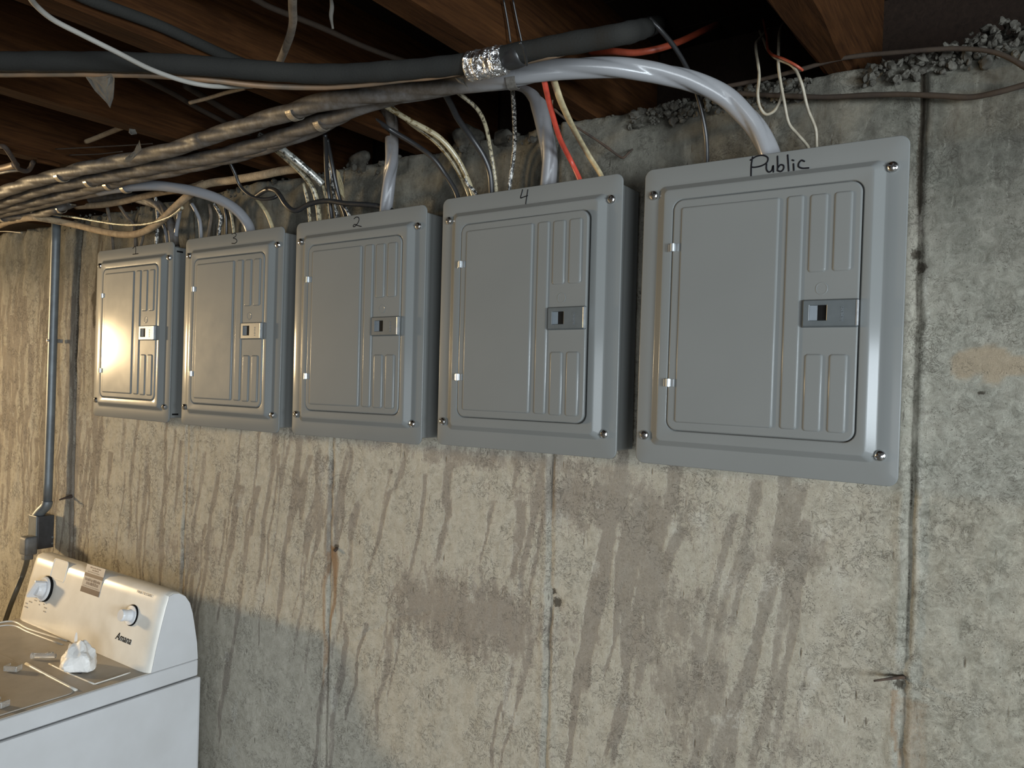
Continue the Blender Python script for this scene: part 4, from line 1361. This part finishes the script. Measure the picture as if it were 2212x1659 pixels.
n3b = ypts([(552, 425, .02), (575, 410, .015), (595, 412, .005), (606, 424, -.005), (616, 440, -.005), (630, 453, .0), (643, 454, .005), (666, 442, .01), (703, 434, .02), (750, 440, .03), (790, 442, .04), (820, 446, .05), (848, 456, .055), (856, 470, .055)])
tube('black_cable', n3b, 0.0058, M['blackwire'], 'black cable looping low across the other wires to the right end of panel 2', seg=12)
drop([(552, 425, .05), (562, 440, .052), (576, 460, .055), (587, 487, .058), (592, 505, .058)], 0.0050, 'cream', 'stubby cream wire entering the right end of panel 3', seg=12)
for px, r, m_, lab in (
    ([(702, 290, -.03), (704, 330, .0), (706, 380, .03), (710, 420, .05), (716, 468, .06), (718, 492, .06)], .0052, 'blackwire', 'black wire hanging straight into panel 2, left of two side by side'),
    ([(706, 300, .0), (716, 350, .03), (726, 400, .05), (735, 435, .06), (745, 462, .065), (750, 488, .065)], .0050, 'blackwire', 'black wire with a slight bend into panel 2, right of two side by side'),
    ([(712, 345, .055), (716, 385, .065), (722, 430, .07), (728, 468, .072), (729, 488, .072)], .0040, 'whiteblack', 'white-spotted wire between the two black wires above panel 2'),
    ([(655, 395, .045), (664, 430, .055), (669, 470, .06), (670, 500, .06)], .0042, 'cream_mott', 'short spotted wire leftmost on the top of panel 2'),
    ([(698, 400, .045), (705, 430, .06), (712, 468, .065), (713, 490, .065)], .0036, 'cream_mott', 'thin spotted wire below the end of the metal conduit'),
    ([(738, 440, .05), (748, 452, .055), (755, 468, .058), (758, 485, .058)], .0042, 'whiteblack', 'short white-spotted stub right of the black wires on panel 2')):
    drop(px, r, m_, lab, seg=10)
ragged('paper_strip', [(727, 366), (733, 372), (742, 400), (744, 428), (736, 420), (729, 395)], Y=.075, label='torn cream strip standing behind the black wires above panel 2', seed=9, m='cream', cat='strip')
# into panel 3
for px, r, m_, lab in (
    ([(414, 440, .04), (421, 452, .045), (431, 475, .052), (434, 505, .056), (434, 525, .056)], .0052, 'ser_inner', 'grey wire leftmost of those entering panel 3'),
    ([(452, 440, .045), (456, 465, .05), (453, 490, .056), (450, 512, .056), (450, 528, .056)], .0045, 'braid_dark', 'brown cloth wire entering panel 3 beside the grey one'),
    ([(462, 440, .045), (470, 452, .048), (477, 468, .052), (475, 490, .056), (473, 505, .056), (473, 522, .056)], .0048, 'whiteblack', 'white-spotted wire entering panel 3'),
    ([(484, 440, .045), (488, 465, .055), (489, 503, .06), (489, 522, .06)], .0040, 'blackwire', 'dark straight wire entering panel 3 under the arched grey cable'),
    ([(492, 440, .05), (500, 465, .06), (505, 500, .065), (506, 520, .065)], .0040, 'cream_mott', 'spotted wire rightmost under the arched grey cable, panel 3')):
    drop(px, r, m_, lab, seg=10)
# into panel 1
for px, r, m_, lab in (
    ([(226, 430, .05), (232, 450, .055), (238, 480, .06), (241, 500, .062), (244, 540, .064), (244, 555, .064)], .0052, 'braid_dark', 'dark cloth wire leftmost over panel 1'),
    ([(255, 440, .05), (272, 465, .055), (289, 488, .06), (292, 530, .064), (292, 550, .064)], .0048, 'braid_dark', 'dark cloth wire slanting to panel 1, second from left'),
    ([(310, 498, .062), (308, 515, .064), (303, 535, .066), (303, 550, .066)], .0045, 'braid_dark', 'short dark wire stub over panel 1, by the marked number'),
    ([(335, 420, .045), (340, 450, .05), (341, 480, .056), (338, 522, .062), (338, 545, .062)], .0050, 'whiteblack', 'white-spotted wire over panel 1, third from right'),
    ([(345, 470, .055), (354, 488, .058), (360, 515, .062), (361, 540, .062)], .0045, 'ser_inner', 'grey wire over panel 1, second from right'),
    ([(388, 455, .03), (386, 470, .04), (381, 500, .05), (380, 520, .056), (385, 545, .06)], .0058, 'ser_inner', 'grey wire rightmost over panel 1, at its corner')):
    drop(px, r, m_, lab, seg=10)

# ------------------------------------------------------------------ conduit, outlet box, plug and cord at the left
XC = at(112, 735, Y=0.060).x
root = thing('wall_conduit', 'vertical grey metal conduit running down the wall to the black outlet box', 'conduit', (XC, 0.062, -0.60))
zb, zt_ = at(105, 1086, Y=.06).z, at(122, 470, Y=.06).z
bpos = root.location
tube('pipe', [Vector((XC + .004, 0.062, zt_ + .02)) - bpos, Vector((XC + .002, .062, 0.0)) - bpos, Vector((XC, .062, -0.3)) - bpos, Vector((XC - .004, .062, zb)) - bpos], 0.0138, M['conduit'], parent=root, seg=20, per=4)
el = [Vector((XC - .004, .062, zb + .004)), Vector((XC - .006, .060, zb - .010)), Vector((XC - .024, .052, zb - .030)), Vector((XC - .040, .046, zb - .050))]
tube('elbow', [p - bpos for p in el], 0.0165, M['conduit'], parent=root, seg=18, per=5)
cs = thing('conduit_strap', 'small bright strap fixing the grey conduit to the wall at mid height', 'strap', at(111, 736, Y=.062))
bm = bmesh.new()
bmesh.ops.create_cone(bm, cap_ends=True, segments=20, radius1=0.0150, radius2=0.0150, depth=0.012)
box(bm, -0.0015, 0.0135, 0.0, 0.030, -0.006, 0.006)
from_bm('band', bm, M['strap_dirty'], cs)
bm = bmesh.new()
bmesh.ops.create_uvsphere(bm, u_segments=10, v_segments=6, radius=0.004, matrix=Matrix.Translation((0.008, -0.014, 0)))
from_bm('screw', bm, M['screw'], cs, smooth=True)

# outlet box: its right side faces the camera
xr = at(118, 1150, Y=.088).x
yf = at(79, 1150, X=xr).y
ztop, zbot = at(118, 1112, X=xr).z, at(118, 1182, X=xr).z
xl = at(64, 1130, Y=yf).x
ob = thing('outlet_box', 'black square outlet box on the wall behind the washer, conduit entering its top', 'outlet box', (xr, yf, zbot))
bm = bmesh.new()
box(bm, xl - xr, 0, 0.003, 0.086 - yf, 0, ztop - zbot, bev=0.003)
from_bm('box', bm, M['outletbox'], ob)
bm = bmesh.new()
box(bm, xl - xr - .003, 0.002, -0.003, 0.0025, -0.002, ztop - zbot + .002, bev=0.002)
from_bm('front_plate', bm, M['conduit'], ob)
for dz in (0.035, 0.014):
    bm = bmesh.new()
    bmesh.ops.create_cone(bm, cap_ends=True, segments=12, radius1=0.004, radius2=0.003, depth=0.002, matrix=Matrix.Translation((0.0012, 0.05, dz)) @ Matrix.Rotation(math.pi / 2, 4, 'Y'))
    from_bm('screw', bm, M['conduit'], ob)
# plug
pc = at(62, 1178, Y=yf - .02)
pg = thing('power_plug', 'grey angled plug and its cord, pushed into the front of the black outlet box', 'plug', pc)
bm = bmesh.new()
box(bm, -0.024, 0.024, -0.020, 0.019, -0.030, 0.030, bev=0.009, seg=3)
box(bm, -0.015, 0.015, -0.017, 0.010, -0.046, -0.022, bev=0.005, seg=2)
from_bm('plug_body', bm, M['plug'], pg, smooth=True)
cord = [pc + Vector((0, -.003, -.040)), at(58, 1212, Y=yf - .02), at(48, 1245, Y=yf), at(38, 1270, Y=.01), at(22, 1310, Y=.0), at(10, 1345, Y=-.01), at(-10, 1400, Y=.02), at(-20, 1460, Y=.05)]
tube('cord', [p - pc for p in cord], 0.0085, M['cord'], parent=pg, seg=12, flat=0.7)
# spike and rusty ties in the wall
tube('form_tie', ypts([(155, 1072, .098), (148, 1074, .088), (136, 1077, .072), (128, 1080, .060)]), 0.0045, M['rust'], 'dark iron tie stub sticking out of the wall right of the conduit foot', 'iron tie', seg=8, rfun=lambda f: 1.3 - f * .8)
tube('form_tie', ypts([(1955, 1463, .102), (1938, 1464, .090), (1915, 1467, .078), (1888, 1471, .066)]), 0.0021, M['rust'], 'rusty iron tie stub sticking out of the wall at the lower right', 'iron tie', seg=8, rfun=lambda f: 1.4 - f * .7)
tube('form_tie', ypts([(729, 1183, .104), (726, 1187, .096), (722, 1191, .092)]), 0.0035, M['rust'], 'rusty tie end at the head of the orange rust streak', 'iron tie', seg=8)

# ------------------------------------------------------------------ washing machine
WX1 = -1.412
WX0 = WX1 - 0.690
WTOP = -0.848
wash = thing('washing_machine', 'white top-loading washing machine with a sloped control console, lower left', 'washing machine', (-1.757, -0.32, FLOOR_Z))
wo = wash.location


def W(v):
    return Vector(v) - wo


def wbox(name, d, m, bev=0.004, seg=2, parent=None):
    bm = bmesh.new()
    box(bm, d[0] - wo.x, d[1] - wo.x, d[2] - wo.y, d[3] - wo.y, d[4] - wo.z, d[5] - wo.z, bev=bev, seg=seg)
    o = from_bm(name, bm, m, parent or wash, smooth=False)
    return o


wbox('cabinet', (WX0 - .004, WX1 + .004, -0.675, 0.016, FLOOR_Z + .02, -0.893), M['white'], 0.006)
for x in (WX0 + .05, WX1 - .05):
    for y in (-0.62, -0.04):
        bm = bmesh.new()
        bmesh.ops.create_cone(bm, cap_ends=True, segments=16, radius1=0.02, radius2=0.015, depth=0.024, matrix=Matrix.Translation(W((x, y, FLOOR_Z + .012))))
        from_bm('foot', bm, M['black'], wash)
top = wbox('top_deck', (WX0, WX1, -0.668, 0.010, -0.890, WTOP), M['white'], 0.005, 3)
# dusty skin of the deck in front of the console, with the hinged lid
bm = bmesh.new()
def deck_rect(bm, x0, x1, y0, y1, z0, z1, r):
    prev = None
    for (ins, z) in ((0, z0), (0, z1 - .0012), (.0006, z1 - .0004), (.0018, z1)):
        vs = [bm.verts.new(W((a, b, z))) for a, b in rrect(x0 + ins, x1 - ins, y0 + ins, y1 - ins, max(r - ins, .001), 5)]
        if prev:
            for i in range(len(vs)):
                bm.faces.new((prev[i], prev[(i + 1) % len(vs)], vs[(i + 1) % len(vs)], vs[i]))
        prev = vs
    bm.faces.new(prev)
deck_rect(bm, WX0 + .004, WX1 - .0045, -0.664, -0.004, WTOP - .002, WTOP + .0016, .006)
from_bm('deck_skin', bm, M['whitetop'], wash, smooth=False)
bm = bmesh.new()
deck_rect(bm, WX0 + .03, WX1 - .022, -0.655, -0.283, WTOP + .0012, WTOP + .0034, .02)
lid = from_bm('lid', bm, M['whitetop'], wash, smooth=False)


def ridge(pts, r, name='ridge', m='console', parent=None):
    P_ = [W(p) for p in pts]
    return tube(name, P_, r, M[m], parent=parent or wash, seg=8, per=4)


zr = WTOP + .0018
# raised lid edge and dispenser outline
ridge([at(56, 1434, Z=zr), at(110, 1463, Z=zr), at(165, 1492, Z=zr)], .0038, 'lid_rim')
ridge([at(106, 1434, Z=zr), at(150, 1455, Z=zr), at(204, 1478, Z=zr)], .0022, 'dispenser_rim')
ridge([at(204, 1478, Z=zr), at(245, 1465, Z=zr), at(281, 1453, Z=zr)], .0022, 'dispenser_rim')
ridge([at(-20, 1350, Z=zr), at(12, 1343, Z=zr), at(30, 1343, Z=zr), at(60, 1358, Z=zr), at(145, 1385, Z=zr)], .0030, 'hinge_rim')
ridge([at(-20, 1357, Z=zr), at(10, 1351, Z=zr), at(32, 1352, Z=zr), at(58, 1364, Z=zr), at(135, 1393, Z=zr)], .0025, 'hinge_rim')

# console: side profile swept along x with softened ends
prof = [(-0.130, -0.846), (-0.118, -0.785), (-0.106, -0.732), (-0.0955, -0.690), (-0.090, -0.672), (-0.083, -0.6635), (-0.070, -0.659), (-0.050, -0.661),
        (-0.033, -0.672), (-0.020, -0.692), (-0.011, -0.722), (-0.004, -0.760), (0.003, -0.800), (0.007, -0.846)]
cx0, cx1 = WX0 + .002, WX1
secs = []
for s_, ins, dz in ((0.0, 0.016, -0.010), (0.002, 0.012, -0.007), (0.006, 0.008, -0.0045), (0.013, 0.0045, -0.0022), (0.022, 0.002, -0.001), (0.036, 0.0, 0.0)):
    secs.append((s_, ins, dz))
xsn = [(cx0 + s_, i_, d_) for s_, i_, d_ in secs] + [(cx1 - s_, i_ * 0.8, d_ * 0.6) for s_, i_, d_ in reversed(secs)]
bm = bmesh.new()
rings = []
for x, ins, dz in xsn:
    row = []
    for k, (y, z) in enumerate(prof):
        fy = y + (ins if k < 7 else 0) * (1.0 if k < 5 else 0.5)
        h = (z + 0.846) / 0.187
        row.append(bm.verts.new(W((x, fy, z + dz * h))))
    rings.append(row)
for a, b in zip(rings, rings[1:]):
    for k in range(len(prof)):
        kk = (k + 1) % len(prof)
        f = bm.faces.new((a[k], a[kk], b[kk], b[k]))
bm.faces.new(rings[0])
bm.faces.new(rings[-1])
cons = from_bm('console', bm, M['console'], wash, smooth=True)
try:
    cons.data.set_sharp_from_angle(angle=math.radians(38))
except Exception:
    pass
# white end cap of the console
bm = bmesh.new()
prev = None
for x, gr in ((WX1 - .003, 0.0), (WX1 + .0012, 0.0)):
    row = []
    for k, (y, z) in enumerate(prof):
        yy = y + (0.012 if k < 7 else 0) * (1 if k < 5 else .5)
        row.append(bm.verts.new(W((x, yy, z - 0.0055 * (z + .846) / .187))))
    if prev:
        for k in range(len(row)):
            bm.faces.new((prev[k], prev[(k + 1) % len(row)], row[(k + 1) % len(row)], row[k]))
    else:
        bm.faces.new(row)
    prev = row
bm.faces.new(prev)
ec = from_bm('console_end', bm, M['white'], wash, smooth=False)

# frame of the sloped face for knobs, print and sticker
p0 = Vector((0, -0.1180, -0.785))
p1 = Vector((0, -0.0955, -0.690))
up_ = (p1 - p0).normalized()
nrm_ = Vector((1, 0, 0)).cross(up_)          # points towards the room
if nrm_.y > 0:
    nrm_ = -nrm_


def face_hit(px, py):
    d = ray(px, py)
    t = (p0 - C_CAM).dot(nrm_) / d.dot(nrm_)
    return C_CAM + d * t


def face_mtx(px, py, lift=0.0, roll=0.0):
    c = face_hit(px, py) + nrm_ * lift
    # local x along console, local z up the slope, local -y out of the face
    m3 = Matrix((Vector((1, 0, 0)), -nrm_, up_)).transposed().to_4x4()
    return Matrix.Translation(c - wo) @ m3 @ Matrix.Rotation(roll, 4, 'Y')


def lathe(bm, prof_, seg=28, mi=0):
    """prof: (radius, y) revolved about the y axis"""
    prev = None
    for r, y in prof_:
        ring = [bm.verts.new((r * math.cos(2 * math.pi * k / seg), y, r * math.sin(2 * math.pi * k / seg))) for k in range(seg)]
        if prev:
            for k in range(seg):
                bm.faces.new((prev[k], prev[(k + 1) % seg], ring[(k + 1) % seg], ring[k])).material_index = mi
        else:
            bm.faces.new(ring).material_index = mi
        prev = ring
    bm.faces.new(prev).material_index = mi


# cycle dial
bm = bmesh.new()
lathe(bm, [(0.036, 0.0), (0.036, -0.006), (0.0345, -0.0075)], mi=0)
dial = from_bm('cycle_dial', bm, M['black'], wash)
dial.matrix_local = face_mtx(101, 1272, 0.0)
dial['label'] = 'large cycle dial with a raised grip blade'
bm = bmesh.new()
lathe(bm, [(0.034, -0.0072), (0.034, -0.0105), (0.031, -0.013)], mi=0)
sk = from_bm('dial_skirt', bm, M['greywhite'], dial)
bm = bmesh.new()
lathe(bm, [(0.0225, -0.012), (0.0215, -0.024), (0.018, -0.030)], mi=0)
box(bm, -0.0055, 0.0055, -0.043, -0.012, -0.030, 0.026, bev=0.003)
gp = from_bm('dial_grip', bm, M['greywhite'], dial)
gp.rotation_euler = (0, math.radians(35), 0)
for k, a in enumerate((200, 235, 270)):
    bm = bmesh.new()
    ca, sa = math.cos(math.radians(a)), math.sin(math.radians(a))
    box(bm, 0.0335 * ca - .003, 0.0335 * ca + .003, -0.0108, -0.0066, 0.0335 * sa - .003, 0.0335 * sa + .003, bev=.001)
    from_bm('dial_mark', bm, M['chrome'], dial)
# start button
bm = bmesh.new()
lathe(bm, [(0.026, 0.0), (0.026, -0.003), (0.0245, -0.004)], mi=0)
st = from_bm('start_knob', bm, M['black'], wash)
st.matrix_local = face_mtx(286, 1329, 0.0)
st['label'] = 'small round start knob in a black ring'
bm = bmesh.new()
lathe(bm, [(0.0235, -0.0035), (0.0235, -0.0065), (0.0150, -0.0075), (0.0140, -0.020), (0.0150, -0.028), (0.0135, -0.032)], mi=0)
from_bm('knob_cap', bm, M['greywhite'], st, smooth=False)


def on_face(name, w, h, px, py, m, lift=0.0004, roll=0.0, th=0.0004, parent=None):
    bm = bmesh.new()
    box(bm, -w / 2, w / 2, -th, 0, -h / 2, h / 2)
    o = from_bm(name, bm, M[m], parent or wash)
    o.matrix_local = face_mtx(px, py, lift, roll)
    return o


# information sticker
sq = [face_hit(a, b) for a, b in ((195, 1224), (235, 1234), (208, 1284), (168, 1272))]
sw = ((sq[1] - sq[0]).length + (sq[2] - sq[3]).length) / 2
sh = ((sq[0] - sq[3]).length + (sq[1] - sq[2]).length) / 2
scx = sum((p.x for p in sq)) / 4
bm = bmesh.new()
box(bm, -sw / 2, sw / 2, -0.0005, 0.0, -sh / 2, sh / 2)
stk = from_bm('sticker', bm, M['sticker'], wash)
cmid = sum(sq, Vector()) / 4 + nrm_ * 0.0006
m3 = Matrix((Vector((1, 0, 0)), -nrm_, up_)).transposed().to_4x4()
stk.matrix_local = Matrix.Translation(cmid - wo) @ m3
stk['label'] = 'grey information sticker with dark bars'
bm = bmesh.new()
box(bm, -sw / 2, sw / 2, -0.0009, -0.0004, -sh / 2, -sh * 0.31)
box(bm, -sw / 2, sw / 2, -0.0009, -0.0004, sh * 0.08, sh * 0.20)
from_bm('sticker_bar', bm, M['sticker_dark'], stk)
bm = bmesh.new()
rs_ = random.Random(2)
for z, hh, x0, x1 in ((.42, .05, -.28, .3), (.34, .05, -.15, .18), (.26, .03, -.35, .25), (-.02, .10, -.4, .4), (-.14, .12, -.3, .35), (-.26, .02, -.42, .42)):
    x = x0
    while x < x1:
        w_ = rs_.uniform(.02, .06)
        box(bm, x * sw, min(x + w_, x1) * sw, -0.0008, -0.0004, (z - hh / 2) * sh, (z + hh / 2 * rs_.uniform(.5, 1)) * sh)
        x += w_ + rs_.uniform(.015, .04)
from_bm('sticker_print', bm, M['sticker_dark'], stk)


def face_text(name, txt, size, px, py, m, shear=0.0, bold=0.0, align='CENTER', lift=0.0005):
    o = raised_text(name, txt, size, M[m], wash, (0, 0, 0), (0, 0, 0), 0.0002, shear, bold, align)
    o.matrix_local = face_mtx(px, py, lift)
    return o


face_text('brand_lettering', 'Amana', 0.0255, 265, 1386, 'black', shear=0.35, bold=0.0002)
face_text('start_lettering', 'PUSH TO START', 0.0085, 312, 1285, 'print', lift=0.0006)
# faint cycle marks round the dial (too faint to read: grey bars)
for i, (px, py, w_) in enumerate(((77, 1297, .014), (66, 1300, .018), (57, 1303, .010), (76, 1290, .012), (56, 1311, .016), (82, 1280, .010), (98, 1313, .014), (96, 1321, .012), (85, 1306, .006), (95, 1305, .006))):
    on_face('cycle_mark', w_, 0.0030, px, py, 'print')
# recessed badge at the upper left of the console
bm = bmesh.new()
loft_rects(bm, [(-.042, .042, -.030, .030, .010, 0.0), (-.041, .041, -.029, .029, .009, -0.0012), (-.039, .039, -.027, .027, .008, -0.0012), (-.038, .038, -.026, .026, .008, -0.0002)], n=5)
bd = from_bm('console_badge', bm, M['console'], wash, smooth=False)
bd.matrix_local = face_mtx(128, 1232, 0.0)


# ------------------------------------------------------------------ things lying on the washer
# crumpled tissue
def tissue():
    bm = bmesh.new()
    rt = random.Random(11)
    n = 22
    P_ = {}
    c = at(165, 1447, Z=WTOP)
    # rough heap: polar grid with creases
    ridges = [(rt.uniform(0, 6.28), rt.uniform(0.6, 1.0)) for _ in range(7)]
    rings = []
    NK = 15
    for i in range(7):
        v = i / 6
        row = []
        for k in range(NK):
            a = 2 * math.pi * (k + 0.35 * (i % 2)) / NK
            cre = 0.5 + 0.5 * math.sin(a * 3 + 0.8 + v * 1.5) * math.sin(a * 2 + 2.1)
            rad = (0.050 * (1 - 0.80 * v ** 2.0)) * (0.70 + 0.50 * cre)
            zz = 0.066 * v ** 0.8 * (0.70 + 0.45 * cre)
            jx_, jy_ = rt.uniform(-.006, .006), rt.uniform(-.006, .006)
            row.append(bm.verts.new((rad * math.cos(a) * 1.1 + jx_ - 0.012 * v, rad * math.sin(a) * 0.85 + jy_ + .008 * v, zz + rt.uniform(-.005, .005) * (v > 0))))
        rings.append(row)
    for a, b in zip(rings, rings[1:]):
        for k in range(NK):
            if (k + rt.randint(0, 1)) % 2:
                bm.faces.new((a[k], a[(k + 1) % NK], b[(k + 1) % NK]))
                bm.faces.new((a[k], b[(k + 1) % NK], b[k]))
            else:
                bm.faces.new((a[k], a[(k + 1) % NK], b[k]))
                bm.faces.new((a[(k + 1) % NK], b[(k + 1) % NK], b[k]))
    bm.faces.new(rings[-1])
    bm.faces.new(rings[0])
    # a loose upright corner and a folded flap
    for pts in ([(-.030, .004, .045), (-.022, .004, .086), (-.012, .006, .092), (-.014, .008, .050)],
                [(.022, .0, .050), (.044, -.004, .030), (.050, -.008, .004), (.028, -.010, .001)],
                [(-.046, -.004, .010), (-.050, .002, .052), (-.038, .006, .060), (-.030, .0, .020)]):
        vs = [bm.verts.new(p) for p in pts]
        vs2 = [bm.verts.new(Vector(p) + Vector((0, .0015, 0))) for p in pts]
        bm.faces.new(vs)
        bm.faces.new(vs2[::-1])
        for k in range(4):
            bm.faces.new((vs[k], vs[(k + 1) % 4], vs2[(k + 1) % 4], vs2[k]))
    o = from_bm('crumpled_tissue', bm, M['paper'], smooth=False, loc=(c.x, c.y, WTOP + .0022))
    md = o.modifiers.new('soft_folds', 'SUBSURF')
    md.levels = 1
    md.render_levels = 1
    tag(o, 'crumpled white tissue lying on top of the washing machine by the console', 'tissue')


tissue()
zt2 = WTOP + .0018
bm = bmesh.new()
q = bmesh.ops.create_cone(bm, cap_ends=True, segments=14, radius1=0.0065, radius2=0.0055, depth=0.055, matrix=Matrix.Rotation(math.pi / 2, 4, 'Y'))
bmesh.ops.create_cone(bm, cap_ends=True, segments=14, radius1=0.008, radius2=0.006, depth=0.006, matrix=Matrix.Translation((-.028, 0, 0)) @ Matrix.Rotation(math.pi / 2, 4, 'Y'))
box(bm, 0.006, 0.020, -.006, .006, .0035, .0085, bev=.001)
c = at(96, 1418, Z=zt2 + .007)
o = from_bm('clear_tube', bm, M['clear'], smooth=False, loc=(c.x, c.y, zt2 + .0085))
o.rotation_euler = (0, 0, math.radians(38))
tag(o, 'small clear plastic tube lying on the washer left of the tissue', 'plastic tube')


def clip(px, py, rz, label):
    c = at(px, py, Z=zt2 + .006)
    bm = bmesh.new()
    box(bm, -.017, .017, -.010, -.007, 0, .013, bev=.001)
    box(bm, -.017, -.013, -.010, .010, 0, .013, bev=.001)
    box(bm, .013, .017, -.010, .010, 0, .013, bev=.001)
    box(bm, -.017, .017, -.010, .010, 0, .003, bev=.001)
    o = from_bm('plastic_holder', bm, M['clear'], loc=(c.x, c.y, zt2 + .0002 + .0036))
    o.rotation_euler = (0, 0, rz)
    tag(o, label, 'plastic holder')


clip(28, 1446, 0.5, 'small clear plastic holder on the washer lid, left of the raised rim')
clip(1, 1522, 0.2, 'clear plastic holder cut by the left edge of the photo, on the washer lid')
bm = bmesh.new()
for k in range(9):
    bmesh.ops.create_icosphere(bm, subdivisions=1, radius=rnd.uniform(.003, .006), matrix=Matrix.Translation((-.010 + k * .0025, rnd.uniform(-.003, .003), .003 + rnd.uniform(0, .003))))
c = at(170, 1452, Z=zt2)
o = from_bm('lint_scrap', bm, M['lint'], loc=(c.x, c.y, zt2))
tag(o, 'small black scrap of lint in front of the tissue on the washer', 'lint')
